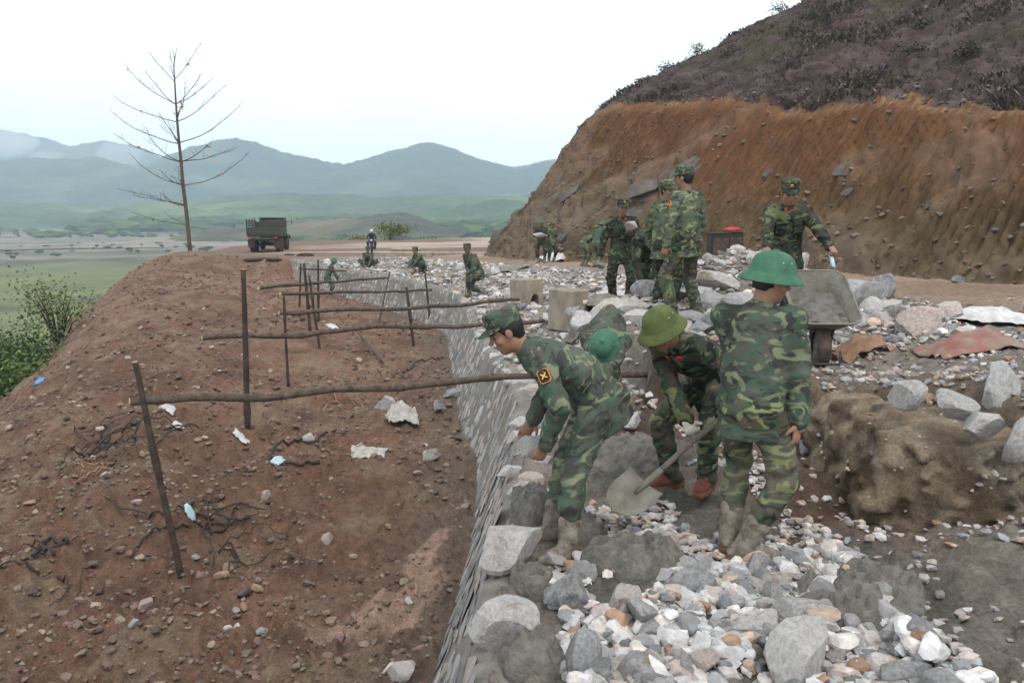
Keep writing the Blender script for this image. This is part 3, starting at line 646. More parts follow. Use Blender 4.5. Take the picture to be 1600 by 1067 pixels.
# ------------------------------------------------------------------ the retaining wall
def build_wall():
    ys = np.concatenate([np.linspace(1.2, 12, 150, endpoint=False), np.linspace(12, 45.2, 160)])
    wx, wt, wb = wall_x(ys), wall_t(ys), wall_b(ys)
    dx = np.gradient(wx, ys); nl = np.stack([-np.ones_like(dx), dx], 1); nl /= np.linalg.norm(nl, axis=1)[:, None]      # outward (left) normal
    jag = (fbm(ys * 2.2, ys * 0, o=3, s=3) - .5) * .10
    near = 1 - sst(6.8, 8.5, ys)
    wt2 = wt + jag - .04 * near
    sec = [(-.55, wt2 - .05), (-.30, wt2 - .02), (-.10, wt2 + .01), (0.0, wt2 - .03)]
    rows = 14
    for k in range(1, rows + 1): sec.append((.54 * k / rows, lerp(wt2 - .03, wb - .35, k / rows)))
    V = []
    for (o, z) in sec:
        P = np.stack([wx, ys], 1) + nl * o; r = (fbm(ys * 5 + o * 9, z * 5, o=3, s=4) - .5) * np.where(o <= 0, .04, .004)
        V.append(np.stack([P[:, 0] + nl[:, 0] * r, P[:, 1] + nl[:, 1] * r, z + r * .6], 1))
    V = np.stack(V, 1); n, m = V.shape[:2]
    i = np.arange(n - 1)[:, None] * m + np.arange(m - 1)[None, :]; F = np.stack([i, i + 1, i + m + 1, i + m], -1).reshape(-1, 4)
    root = empty('retaining_wall', (wall_x(8.), 8, wall_b(8.)), 'long battered grey rubble masonry retaining wall curving away beside the dirt pit', 'wall')
    off = np.array(root.location)
    F = [tuple(f) for f in F] + [tuple(range(m)), tuple((n - 1) * m + k for k in range(m - 1, -1, -1))]
    core = link('mortar_core', mesh('mortar_core', V.reshape(-1, 3) - off, F, M['mortar_dry'], True), root)
    # face stones bedded in the mortar
    def frame(y, t):
        x, zt, zb = wall_x(y), wall_t(y) - .03 * 0, wall_b(y); g = (wall_x(y + .1) - wall_x(y - .1)) / .2
        n2 = nrm([-1, g, 0]); tg = nrm([g, 1, 0]); H_ = zt - zb + .30; up = nrm(np.array([0, 0, H_]) - n2 * .54); nn = nrm(np.cross(tg, up))
        if nn @ n2 < 0: nn = -nn
        return np.array([x, y, zt]) + n2 * .54 * ((zt - zb) * t - .03) / H_ + np.array([0, 0, (zb - zt) * t]), tg, up, nn
    def mat3(tg, up, nn, a):
        t2 = tg * math.cos(a) + up * math.sin(a); u2 = -tg * math.sin(a) + up * math.cos(a)
        if np.dot(np.cross(u2, t2), nn) < 0: t2 = -t2
        return Matrix((u2, t2, nn)).transposed()
    cnt = 0; y = 3.3
    while y < 13.5:
        for r in range(7):
            t = (r + .55 + RNG.uniform(-.18, .18)) / 7.0
            if RNG.uniform() < .10 or cnt >= 296: continue
            p, tg, up, nn = frame(y + RNG.uniform(-.07, .07) + (.09 if r % 2 else 0), t)
            h = .06 + .09 * RNG.beta(1.3, 2); w = h * RNG.uniform(.5, .95)
            o = link('stone', ROCKS[int(RNG.integers(0, 22))], root, p - off - nn * .004, None, (h * 1.2, w * 1.35, .014))
            o.rotation_euler = mat3(tg, up, nn, RNG.uniform(-1.6, 1.6)).to_euler(); o['tint'] = float(RNG.choice([.12, .3, .45, .6, .75, 1.0])); cnt += 1
        y += .235
    pts = []; Vs = []; Fs = []; Cs = []; of = 0
    for y in np.arange(12.6, 44.5, .20):
        for r in range(6):
            if RNG.uniform() < .15: continue
            p, tg, up, nn = frame(y + RNG.uniform(-.08, .08), (r + .5 + RNG.uniform(-.2, .2)) / 6)
            h = RNG.uniform(.06, .14); a = RNG.uniform(-1.6, 1.6); Mx = np.array(mat3(tg, up, nn, a))
            Vb, Fb = PEB[int(RNG.integers(0, 12))]; P = (Vb * np.array([h, h * .8, .011])) @ Mx.T + p - off - nn * .002
            Vs.append(P); Fs.append(Fb + of); of += len(Vb); Cs.append(np.repeat(lime(1, (1, 3, 2, .4, 2, 1, .3, 2)) * .85, len(Vb), 0))
    tag(link('small_stone', mesh('small_stone', np.vstack(Vs), np.vstack(Fs), M['rocks'], False, cols=np.vstack(Cs)), root), kind='stuff')
    # larger stones along the top edge
    for y in np.concatenate([np.arange(4.9, 12, .24), np.arange(12, 24, .5)]):
        yy = y + RNG.uniform(-.08, .08); h = RNG.uniform(.09, .20)
        o = stone((wall_x(yy) + RNG.uniform(.02, .30), yy, wall_t(yy) - .06), (h, h * .75, h * .8), 'capstone', tint=RNG.uniform(.45, 1), parent=root, sink=.45)
        o.location = [o.location[i] - off[i] for i in range(3)]
build_wall()
# ------------------------------------------------------------------ stones one can name
NS = [
 (800, 893, 108, 'large cream coloured stone on the wall edge below the bending soldier', .80, .80, .9, 10, .4),
 (782, 1030, 120, 'big grey and white block set upright on the wall edge at bottom', .74, 1.12, .9, 14, .2),
 (1258, 1075, 108, 'largest pale beige boulder at the bottom right of the trench', .72, 1.0, .8, 7, .5),
 (905, 1062, 90, 'grey brown angular rock low in the foreground rubble beside mortar', .30, .75, .9, 9, 1.1),
 (890, 962, 78, 'dark slate grey rock beside the wet mortar near the boots', .02, .8, .9, 11, 2.0),
 (978, 968, 52, 'pinkish white block in the middle of the foreground rubble', .85, 1.0, .9, 13, .3),
 (1085, 935, 100, 'flat brown grey rock in the trench just below the standing soldier', .25, .5, .7, 2, .2),
 (1038, 872, 52, 'small cream stone with flat top between mortar and gravel', .9, .75, .9, 6, 2.2),
 (1100, 1060, 62, 'rust stained brown stone in the foreground rubble', 1.0, .7, .9, 8, 1.5),
 (935, 1075, 70, 'blue grey stone at the very bottom edge of the rubble', .1, .6, .9, 10, .8),
 (1420, 637, 66, 'pale boulder at the left end of the row on the dirt bank', .62, .85, .8, 4, .2),
 (1492, 652, 72, 'flat grey boulder second from left in the row on the bank', .30, .55, .8, 12, .1),
 (1538, 688, 72, 'white angular boulder leaning in the row on the dirt bank', .78, .8, .8, 14, .6),
 (1562, 630, 84, 'large grey white boulder at the back of the row on the bank', .45, .9, .8, 16, 1.0),
 (1592, 706, 60, 'bluish white boulder at the right end of the row on the bank', .55, .9, .8, 18, .3),
 (1374, 468, 54, 'blue grey boulder with a tan patch at the edge of the dirt road', .12, .95, .8, 1, .2),
 (1385, 496, 66, 'white pink flaky boulder below the blue grey one by the road', .8, .6, .8, 20, .1),
 (1450, 526, 74, 'pink boulder with brown underside beside the flat red sack', .97, .62, .8, 15, .3),
 (1494, 503, 52, 'cream and orange striped boulder in front of the white sheet', .9, .7, .8, 17, .7),
 (1497, 443, 22, 'small dark brown stone lying alone on the dirt road', 0, .7, .8, 19, .1),
 (672, 722, 30, 'single white grey stone lying in the pit close to the wall', .55, .9, .8, 21, .3),
 (604, 640, 38, 'rounded white stone in the pit beside the torn white sack', .72, .8, .8, 0, .2),
 (688, 644, 30, 'brown grey flat stone at the wall foot right of the torn sack', .18, .6, .8, 6, .8),
 (482, 694, 24, 'small pale stone beside the looped black root in the pit', .6, .7, .8, 9, .2),
 (511, 850, 22, 'yellowish stone lying alone on the pit dirt', 1.0, .9, .8, 11, .4),
 (225, 950, 26, 'pinkish flat stone on the dirt near the bottom left', .98, .6, .8, 13, 1.2),
 (413, 782, 18, 'small tan stone near the thin dark sticks in the pit', .95, .8, .8, 3, .2),
 (985, 672, 50, 'pale pointed stone lying on the mortar behind the shovel', .75, .5, .9, 5, .2),
 (710, 620, 26, 'dark flat stone at the wall foot under the nearest pole', .1, .5, .9, 7, .2),
]
for px, py, w, lab, ti, ra, de, va, rz in NS:
    pix_stone(px, py, w, lab, ti, ra, de, va, rz, name='boulder' if 'boulder' in lab else 'stone')
pix_stone(1282, 716, 78, 'flat blue grey slab lying by the standing soldier\'s hand', .2, .5, .8, 1, .2, slab=True, name='stone_slab', lift=.03)
pix_stone(632, 1066, 52, 'white cut stone at the bottom edge beside the wall foot', .8, .7, .8, 4, .2)
# ------------------------------------------------------------------ stones nobody could tell apart, zone by zone
ORD = 'first second third fourth fifth sixth seventh eighth ninth tenth eleventh twelfth thirteenth fourteenth fifteenth sixteenth'.split()
ROW = ['front row', 'second row', 'third row', 'fourth row', 'fifth row', 'sixth row', 'seventh row', 'eighth row', 'ninth row', 'tenth row']
def tone(t): return 'dark grey' if t < .2 else 'grey' if t < .45 else 'pale grey' if t < .65 else 'whitish' if t < .88 else 'rusty cream'
def name_each(objs, noun, where, per=11, key=lambda o: o.location.y):
    """a label of its own for every stone: its look, then its place row by row"""
    objs = sorted(objs, key=key); med = np.median([o.scale.x for o in objs])
    for r in range(0, len(objs), per):
        for k, o in enumerate(sorted(objs[r:r + per], key=lambda o: o.location.x / max(o.location.y, 1))):
            sz = 'large' if o.scale.x > med * 1.35 else 'small' if o.scale.x < med * .75 else 'medium'
            o['label'] = f"{sz} {tone(o.get('tint', .3)) if 'tint' in o else 'dark'} {noun}, {ORD[k]} from left in {ROW[r // per]} {where}"
ZONES = [
 ('angular limestone rubble stone filling the foreground trench', 'rubble in the foreground trench', (.28, 1.75), (2.7, 4.3), 96, (.05, .17), (2.2, 1.6)),
 ('grey white broken limestone rock in the heap where the soldiers gather stone', 'rocks heaped in the middle', (.9, 4.6), (8.8, 16.5), 110, (.14, .42), (1.6, 1.6)),
 ('pale quarry rock strewn beyond the wheelbarrow along the dirt road', 'rocks beyond the wheelbarrow', (3.7, 6.6), (7.4, 10.6), 40, (.07, .20), (1.6, 1.6)),
 ('broken rock dumped behind the far stretch of the wall', 'rocks behind the far wall', None, (15, 41), 70, (.12, .36), (1.4, 2.0)),
]
for lab, grp, xr, yr, n, sz, be in ZONES:
    made = []
    for k in range(n):
        y = RNG.uniform(*yr)
        x = RNG.uniform(*xr) if xr else wall_x(y) + RNG.uniform(.5, 3.6)
        if not xr and .2 < x - wall_x(y) < .8 and RNG.uniform() < .6: x += 1
        h = sz[0] + (sz[1] - sz[0]) * RNG.beta(1.2, 3)
        made.append(stone((x, y, gz(x, y)), (h, h * RNG.uniform(.7, .95), h * RNG.uniform(.7, 1)), 'rubble_stone', lab, 'stone', grp, RNG.beta(1.5, 1.4), sink=RNG.uniform(.1, .4)))
    name_each(made, *{'rubble in the foreground trench': ('rubble stone', 'of the foreground trench'), 'rocks heaped in the middle': ('heap rock', 'around the group'), 'rocks beyond the wheelbarrow': ('rock', 'beyond the wheelbarrow'), 'rocks behind the far wall': ('rock', 'behind the far wall')}[grp])
# ------------------------------------------------------------------ gravel, crumbs, clods: uncountable
def zone_pts(n, fx, yr, log=True):
    y = np.exp(RNG.uniform(math.log(yr[0]), math.log(yr[1]), n)) if log else RNG.uniform(*yr, n)
    x = fx(y, RNG.uniform(0, 1, n)); return x, y, ground_z(x, y)
x, y, z = zone_pts(5200, lambda y, t: lerp(.25, 1.8, t), (2.7, 6.0)); sel = (vn(x * 1.4, y * 1.4, s=3) > .36) & ~((np.abs(x - .75) < .55) & (np.abs(y - 5.9) < .55)) & ~((np.abs(x - .2) < .3) & (np.abs(y - 4.6) < .6))
scatter_stuff('trench_gravel', np.stack([x, y, z], 1)[sel], RNG.uniform(.012, .045, sel.sum()), lime(sel.sum()), 'loose grey and white gravel in the trench', 'gravel')
x, y, z = zone_pts(1700, lambda y, t: lerp(.22, 1.75, t), (2.6, 4.35), False); sel = vn(x * 2, y * 2, s=33) > .18
scatter_stuff('trench_rubble', np.stack([x, y, z], 1)[sel], .028 + .075 * RNG.beta(1, 2.6, sel.sum()), lime(sel.sum(), (3, 3, 2.5, 1.6, 2.5, .6, .3, 1.2)), 'fist sized broken stones packed in the foreground trench', 'rubble', lib=PEB2)
x, y, z = zone_pts(9000, lambda y, t: lerp(1.4, 3 + y * .62, t), (2.3, 14)); sel = (vn(x * .8, y * .8, s=13) > .33) & ~((x < 2.5) & (y < 6.6) & (RNG.uniform(0, 1, len(x)) < .72))
scatter_stuff('bank_gravel', np.stack([x, y, z], 1)[sel], RNG.uniform(.008, .032, sel.sum()) * (1 + y[sel] * .06), lime(sel.sum(), (1.5, 2, 2, 1, 2, 2, 2, 3)) * .85, 'small mixed gravel over the right bank and road edge', 'gravel')
x, y, z = zone_pts(4200, lambda y, t: wall_x(y) + lerp(.15, 5.0, t), (8.0, 42)); 
scatter_stuff('rubble_chips', np.stack([x, y, z], 1), (.02 + .09 * RNG.beta(1, 2.5, len(x))) * (1 + y * .012), lime(len(x)), 'chips of broken limestone between the rocks', 'rubble', lib=PEB)
x, y, z = zone_pts(15000, lambda y, t: wall_x(y) - .45 - (4 + y * .42) * t, (3.2, 46)); sel = vn(x * .7, y * .7, s=23) > .25
dcol = np.array([(.13, .085, .064), (.10, .062, .05), (.17, .125, .09), (.16, .085, .075), (.21, .16, .12), (.075, .05, .04)])
szp = .008 + .050 * RNG.beta(1, 5, sel.sum()); 
scatter_stuff('pit_clods', np.stack([x, y, z], 1)[sel], szp * (1 + y[sel] * .055), dcol[RNG.integers(0, 6, sel.sum())] * RNG.uniform(.7, 1.2, (sel.sum(), 1)), 'crumbled brown clods and small stones over the pit floor', 'clods')
x, y, z = zone_pts(260, lambda y, t: wall_x(y) - .5 - (3.4 + y * .40) * t, (3.4, 40))
scatter_stuff('pit_pebbles', np.stack([x, y, z], 1), RNG.uniform(.015, .05, len(x)) * (1 + y * .04), lime(len(x), (.8, .5, 1, .5, .8, 5, 5, 3)) * .75, 'scattered pale and pink stones on the pit dirt', 'pebbles', lib=PEB2)
OUTS = []
OUTC = [mesh('outcrop', *rock_shape(340 + k, 3, 10, (1, .75, .26)), M['outcrop'], False) for k in range(4)]
# rock slabs standing out of the cut face, tilted with the strata
for k in range(46):
    u = RNG.uniform(30, 60) if k < 36 else RNG.uniform(16, 30); v = RNG.uniform(.5, 4.0)
    X, Y_, Z_, *_ = hill_point(np.array([u]), np.array([v])); h = RNG.uniform(.25, .95) if k < 36 else RNG.uniform(.15, .45)
    o = stone((X[0], Y_[0], Z_[0] - .1 * h), (h, h * .8, h * .7), 'rock_outcrop', 'grey slanting rock slab standing out of the brown cut slope', 'rock', 'rock slabs in the cut slope', RNG.uniform(0, .25), (RNG.uniform(.5, .9), RNG.uniform(-.75, -.35), RNG.uniform(-.4, .4)), slab=True, sink=.3); o.data = OUTC[k % 4]; OUTS.append(o)
name_each(OUTS, 'slanting rock slab', 'up the cut slope', 8, lambda o: o.location.z)
x_, y_, z_, *_ = hill_point(RNG.uniform(6, 62, 2600), RNG.uniform(0, 1, 2600) ** 1.8 * 6)
cc = np.array([(.15, .10, .06), (.11, .08, .06), (.20, .14, .09), (.16, .14, .12)])[RNG.integers(0, 4, 2600)]
scatter_stuff('slope_rubble', np.stack([x_, y_, z_], 1), RNG.uniform(.03, .16, 2600) ** 1.15, cc, 'loose stones and clods on the cut slope', 'rubble')
# ------------------------------------------------------------------ figures: a smooth distance field turned into one continuous surface
class Field:
    def __init__(s, lo, hi, h):
        s.lo = np.asarray(lo, float); s.h = h; s.n = np.ceil((np.asarray(hi) - s.lo) / h).astype(int) + 1
        s.D = np.full(s.n, .5, np.float32)
        s.ax = [s.lo[i] + np.arange(s.n[i]) * h for i in range(3)]
    def _sl(s, lo, hi):
        a = np.clip(np.floor((lo - s.lo) / s.h).astype(int), 0, s.n - 1); b = np.clip(np.ceil((hi - s.lo) / s.h).astype(int) + 1, 1, s.n)
        sl = tuple(slice(a[i], b[i]) for i in range(3))
        P = np.stack(np.meshgrid(*[s.ax[i][sl[i]] for i in range(3)], indexing='ij'), -1); return sl, P
    def _put(s, sl, d, k, sub):
        A = s.D[sl]
        if sub: d = -d; h = np.clip(.5 - .5 * (d - A) / k, 0, 1); s.D[sl] = A + (d - A) * (1 - h) + k * h * (1 - h); return
        if k <= 0: s.D[sl] = np.minimum(A, d); return
        h = np.clip(.5 + .5 * (d - A) / k, 0, 1); s.D[sl] = d + (A - d) * h - k * h * (1 - h)
    def cone(s, a, b, ra, rb, k=.03, flat=None, sub=False, wr=0, wf=26.0):
        a = np.asarray(a, float); b = np.asarray(b, float); m = max(ra, rb) * 1.35 + max(k, .01) * 1.5 + .02
        sl, P = s._sl(np.minimum(a, b) - m, np.maximum(a, b) + m)
        if P.size == 0: return
        q = P - a; e = b - a
        if flat is not None:
            n = nrm(flat[0]); g = 1 / flat[1] - 1; q = q + (q @ n)[..., None] * n * g; e = e + (e @ n) * n * g
        L = e @ e + 1e-9; t = np.clip((q @ e) / L, 0, 1); r = ra + (rb - ra) * t
        if wr: 
            ln = math.sqrt(L); r = r + wr * np.sin(t * ln * wf * 2.6 + 2.2 * np.sin(q[..., 0] * 23 + a[2] * 9) + 2.0 * np.sin(q[..., 1] * 19) + 1.5 * np.sin(q[..., 2] * 11)) * (.25 + np.maximum(np.abs(t - .5) * 2, 0) ** 1.5)
        d = np.linalg.norm(q - t[..., None] * e, axis=-1) - r
        if flat is not None: d = d * min(1, flat[1] * 1.15)
        s._put(sl, d, k, sub)
    def ball(s, c, rad, ax, k=.02, sub=False):
        """ellipsoid with half axes rad along the rows of ax"""
        c = np.asarray(c, float); rad = np.asarray(rad, float); m = rad.max() + k * 1.5 + .01
        sl, P = s._sl(c - m, c + m)
        if P.size == 0: return
        q = (P - c) @ np.asarray(ax).T; k0 = np.linalg.norm(q / rad, axis=-1); k1 = np.linalg.norm(q / rad ** 2, axis=-1) + 1e-9
        s._put(sl, k0 * (k0 - 1) / k1, k, sub)
    def floor(s, z):
        zz = s.ax[2][None, None, :]; s.D = np.maximum(s.D, (z - zz).astype(np.float32) + np.zeros_like(s.D))
    def half(s, c, n):
        """keep only the side the normal n points away from"""
        P = np.stack(np.meshgrid(*s.ax, indexing='ij'), -1); s.D = np.maximum(s.D, ((P - c) @ nrm(n)).astype(np.float32))
    def wrinkle(s, amp, f, seed):
        m = np.abs(s.D) < .035; I = np.argwhere(m); P = s.lo + I * s.h
        w = 1 - np.abs(2 * vn(P[:, 0] * f, P[:, 1] * f, P[:, 2] * f * 1.3, seed) - 1)
        w2 = 1 - np.abs(2 * vn(P[:, 0] * f * 2.3, P[:, 1] * f * 2.3, P[:, 2] * f * 1.9, seed + 3) - 1)
        s.D[m] += (amp * (.75 - w) + amp * .5 * (.7 - w2)).astype(np.float32)
    def nets(s):
        D = s.D; S = D < 0; nx, ny, nz = [v - 1 for v in D.shape]
        cs = np.zeros((nx, ny, nz), np.int8)
        for i in (0, 1):
            for j in (0, 1):
                for k in (0, 1): cs += S[i:nx + i, j:ny + j, k:nz + k]
        act = (cs > 0) & (cs < 8); I = np.argwhere(act); idx = np.full(act.shape, -1, np.int32); idx[act] = np.arange(len(I))
        acc = np.zeros((len(I), 3)); cnt = np.zeros(len(I))
        for ax in range(3):
            o1, o2 = [a for a in range(3) if a != ax]
            for p in (0, 1):
                for q in (0, 1):
                    A = I.copy(); A[:, o1] += p; A[:, o2] += q; B = A.copy(); B[:, ax] += 1
                    da, db = D[A[:, 0], A[:, 1], A[:, 2]], D[B[:, 0], B[:, 1], B[:, 2]]
                    m = (da < 0) != (db < 0); t = da[m] / (da[m] - db[m]); pt = A[m].astype(float); pt[:, ax] += t
                    acc[m] += pt; cnt[m] += 1
        V = s.lo + acc / cnt[:, None] * s.h; Fs = []
        for ax in range(3):
            o1, o2 = (ax + 1) % 3, (ax + 2) % 3
            a = [slice(0, n) for n in D.shape]; b = list(a); a[ax] = slice(0, D.shape[ax] - 1); b[ax] = slice(1, D.shape[ax])
            ch = S[tuple(a)] != S[tuple(b)]; E = np.argwhere(ch)
            ok = (E[:, o1] > 0) & (E[:, o2] > 0) & (E[:, o1] < D.shape[o1] - 1) & (E[:, o2] < D.shape[o2] - 1); E = E[ok]
            def cell(d1, d2):
                c = E.copy(); c[:, o1] -= d1; c[:, o2] -= d2; return idx[c[:, 0], c[:, 1], c[:, 2]]
            q = np.stack([cell(1, 1), cell(0, 1), cell(0, 0), cell(1, 0)], 1); ins = S[E[:, 0], E[:, 1], E[:, 2]]
            q[~ins] = q[~ins][:, ::-1]; Fs.append(q)
        return V, np.vstack(Fs)
def relax(V, F, it=1, w=.5):
    for _ in range(it):
        A = np.zeros_like(V); n = np.zeros(len(V))
        for k in range(4):
            a, b = F[:, k], F[:, (k + 1) % 4]
            np.add.at(A, a, V[b]); np.add.at(A, b, V[a]); np.add.at(n, a, 1); np.add.at(n, b, 1)
        V = V + w * (A / n[:, None] - V)
    return V
def ik(a, t, l1, l2, pole):
    a, t = np.asarray(a, float), np.asarray(t, float); d = t - a; L = np.linalg.norm(d)
    if L > (l1 + l2) * .995: t = a + d / L * (l1 + l2) * .995; d = t - a; L = np.linalg.norm(d)
    d = d / L; x = (l1 * l1 - l2 * l2 + L * L) / (2 * L); h = math.sqrt(max(l1 * l1 - x * x, 0))
    p = np.asarray(pole, float); p = p - d * (p @ d); return a + d * x + nrm(p) * h, t
skin_m, _n, _l, _b = new_mat('skin')
_a = _n.new('ShaderNodeAttribute'); _a.attribute_name = 'Col'
_t = _n.new('ShaderNodeTexCoord').outputs['Object']; _r = ramp(_n, [(.3, (.86,) * 3), (.7, (1.1,) * 3)]); _l.new(noise(_n, _l, _t, 22, 4), _r.inputs[0])
_l.new(mixc(_n, _l, 1.0, _a.outputs['Color'], _r.outputs[0], 'MULTIPLY'), _b.inputs['Base Color']); _b.inputs['Roughness'].default_value = .55; _b.inputs['Specular IOR Level'].default_value = .35
SKIN = np.array([.25, .135, .085])
def hand(F, w, d, n, side, curl, infl=0.0):
    """palm, four fingers, thumb; n = the way the fingers close; side +1 right hand"""
    d = nrm(d); n = nrm(np.asarray(n, float) - d * np.dot(n, d)); l = np.cross(n, d) * side        # towards the thumb
    F.cone(w - d * .03, w + d * .02, .026 + infl, .028 + infl, .015)
    F.cone(w + d * .012, w + d * .082, .033 + infl, .040 + infl, .012, flat=(n, .46))
    for i, L in enumerate((.070, .078, .073, .057)):
        o = .030 - i * .0203; p = w + d * .086 + l * o; dd = nrm(d + l * o * 1.6); ang = 0
        for j, fr in enumerate((.44, .31, .25)):
            ang += curl * (.75, 1.0, .8)[j]; v = dd * math.cos(ang) + n * math.sin(ang); q = p + v * L * fr
            F.cone(p, q, .0092 - .0007 * j + infl, .0085 - .0007 * j + infl, .004); p = q
    p = w + d * .025 + l * .030; v = nrm(d * .62 + l * .62 + n * (.3 + .4 * curl)); q = p + v * .042
    F.cone(p, q, .0135 + infl, .011 + infl, .012); v2 = nrm(d * .8 + l * .25 + n * (.35 + .7 * curl)); F.cone(q, q + v2 * .032, .0105 + infl, .009 + infl, .004)
def flatv(v): v = np.array([v[0], v[1], 0.0]); return nrm(v)
NPERSON = [0]
def person(label, pel, tdir, face, feetL, feetR, handL, handR, look=None, group=None, hat='cap', jacket='camo', pants='camo4', boots='boot', high=True,
           voxel=.012, res=1.0, palmL=None, palmR=None, curl=(.5, .5), glove=(False, False), tabs=False, patch=False, footdir=None, kneeout=.25, elbow=None, scale=1.0, hatmat=None, twist=0.0, lower=1.0, knee=None):
    """all points in world metres: pel = pelvis centre, tdir = direction of the spine, face = where the chest looks, look = where the face looks"""
    NPERSON[0] += 1; seed = NPERSON[0] * 13
    S = scale; pel = np.asarray(pel, float); t = nrm(tdir); f0 = flatv(face)
    r0 = np.cross(f0, [0, 0, 1.0])                       # right hand side
    r = nrm(r0 - t * (r0 @ t)); fw = np.cross(t, r); fw = -fw if fw @ f0 < 0 and t[2] > .3 else fw
    fw = np.cross(t, r) * 1.0
    if np.dot(np.cross(r, fw), t) < 0: fw = -fw
    if twist: r_s = nrm(r * math.cos(twist) + fw * math.sin(twist)); fw_s = np.cross(t, r_s)
    else: r_s, fw_s = r, fw
    bend = 1 - t[2]
    tp = nrm(t * .6 + np.array([0, 0, .4 + .2 * bend]))           # pelvis tilts half as much as the chest
    mid = pel + tp * .20 * S; nb = mid + nrm(t * 1.0 + fw * .10) * .30 * S
    look = nrm(look) if look is not None else nrm(fw_s * .9 + np.array([0, 0, -.1]))
    hr = nrm(np.cross(look, nrm(np.array([0, 0, 1.0]) * .75 + t * .5 + fw_s * -.15))); hu = np.cross(hr, look)
    nd = nrm(t * .6 + hu * .55); hc = nb + nd * .085 * S + hu * .082 * S + look * .028 * S
    hips = {'L': pel - r * .088 * S - tp * .02, 'R': pel + r * .088 * S - tp * .02}
    shs = {'L': nb - t * .055 * S - r_s * .178 * S, 'R': nb - t * .055 * S + r_s * .178 * S}
    feet = {'L': np.asarray(feetL, float), 'R': np.asarray(feetR, float)}; fds = {}
    J = {}
    for sd, sg in (('L', -1), ('R', 1)):
        fd = flatv(footdir[sd] if footdir else f0 + r0 * sg * .22); fds[sd] = fd
        ank = feet[sd] + np.array([0, 0, .088 * S])
        kp = knee[sd] if knee else fd + r0 * sg * kneeout
        kn, ank2 = ik(hips[sd], ank, .425 * S, .425 * S, kp)
        J[sd] = (hips[sd], kn, ank)
    A = {}
    for sd, sg, tg in (('L', -1, handL), ('R', 1, handR)):
        po = (elbow[sd] if elbow else -fw_s * .6 + r_s * sg * .7 + np.array([0, 0, -.5]))
        el, wr = ik(shs[sd], tg, .285 * S, .255 * S, po); A[sd] = (shs[sd], el, wr)
    gl = {'L': glove[0], 'R': glove[1]}; cu = {'L': curl[0], 'R': curl[1]}; pn = {'L': palmL, 'R': palmR}
    pts = np.array([hc + hu * .2, hc - look * .16, hc + look * .2] + [p for v in list(J.values()) + list(A.values()) for p in v] + [feet['L'], feet['R'], pel, nb])
    root_loc = (feet['L'] + feet['R']) / 2
    lo, hi = pts.min(0) - .24, pts.max(0) + .24
    AX = np.array([hr, look, hu]); s = S
    # ---- body: one continuous skin from head to ankles
    hv = min(voxel, .0065) if res >= 1 else voxel
    B = Field(lo, hi, hv)
    B.cone(nb - t * .28 * S, nb - t * .02, .08, .06, .03); B.cone(pel, nb - t * .2, .07, .08, .03)
    for sd in 'LR':
        h_, k_, a_ = J[sd]; B.cone(h_, k_, .055, .04, .03); B.cone(k_, a_ - [0, 0, .02], .038, .03, .03); B.cone(pel, h_, .06, .06, .03)
        s_, e_, w_ = A[sd]; B.cone(nb - t * .06, s_, .045, .04, .02); B.cone(s_, e_, .038, .034, .02); B.cone(e_, w_, .034, .027, .02)
    B.cone(nb - t * .03, hc - hu * .05 * s - look * .018 * s, .058 * s, .054 * s, .02)
    B.ball(hc + hu * .032 * s - look * .012 * s, np.array([.076, .096, .092]) * s, AX, .02)
    B.ball(hc - hu * .045 * s + look * .022 * s, np.array([.060, .066, .070]) * s, AX, .03)
    B.ball(hc - hu * .092 * s + look * .062 * s, np.array([.024, .020, .020]) * s, AX, .03)
    B.ball(hc + look * .079 * s + hu * .034 * s, np.array([.052, .014, .010]) * s, AX, .015)
    for q in (-1, 1):
        B.ball(hc + hr * q * .034 * s + look * .098 * s + hu * .010 * s, np.array([.019, .014, .012]) * s, AX, .010, sub=True)
        B.ball(hc + hr * q * .033 * s + look * .074 * s + hu * .010 * s, np.array([.014, .013, .010]) * s, AX, .004)
        B.ball(hc + hr * q * .045 * s + look * .062 * s - hu * .022 * s, np.array([.022, .02, .018]) * s, AX, .02)
        B.ball(hc + hr * q * .079 * s - look * .006 * s - hu * .004 * s, np.array([.010, .021, .031]) * s, AX, .008)
    B.cone(hc + look * .088 * s + hu * .018 * s, hc + look * .110 * s - hu * .016 * s, .008 * s, .0145 * s, .012)
    B.ball(hc + look * .087 * s - hu * .049 * s, np.array([.024, .010, .005]) * s, AX, .004); B.ball(hc + look * .085 * s - hu * .060 * s, np.array([.021, .010, .006]) * s, AX, .004)
    for sd, sg in (('L', -1), ('R', 1)):
        s_, e_, w_ = A[sd]; d_ = nrm(w_ - e_); n_ = pn[sd] if pn[sd] is not None else (-r_s * sg * .9 + fw_s * .3)
        hand(B, w_, d_, n_, sg, cu[sd])
    V, F = B.nets(); V = relax(V, F, 1, .35)
    C = np.repeat(SKIN[None], len(V), 0) * (1 - .08 * (NPERSON[0] % 3))
    q = (V - hc) @ AX.T / s
    lips = np.hypot(q[:, 0] / .026, (q[:, 2] + .055) / .013) < 1; C[lips & (q[:, 1] > .07)] = (.26, .095, .075)
    for sg in (-1, 1):
        C[(np.hypot((q[:, 0] - sg * .033) / .015, (q[:, 2] - .010) / .007) < 1) & (q[:, 1] > .06)] = (.03, .022, .02)
        C[(np.hypot((q[:, 0] - sg * .034) / .024, (q[:, 2] - .031) / .006) < 1) & (q[:, 1] > .06)] = (.02, .015, .013)
    body = link('person', mesh('person', V - root_loc, F, skin_m, True, cols=C), None, root_loc); tag(body, label, 'person', group)
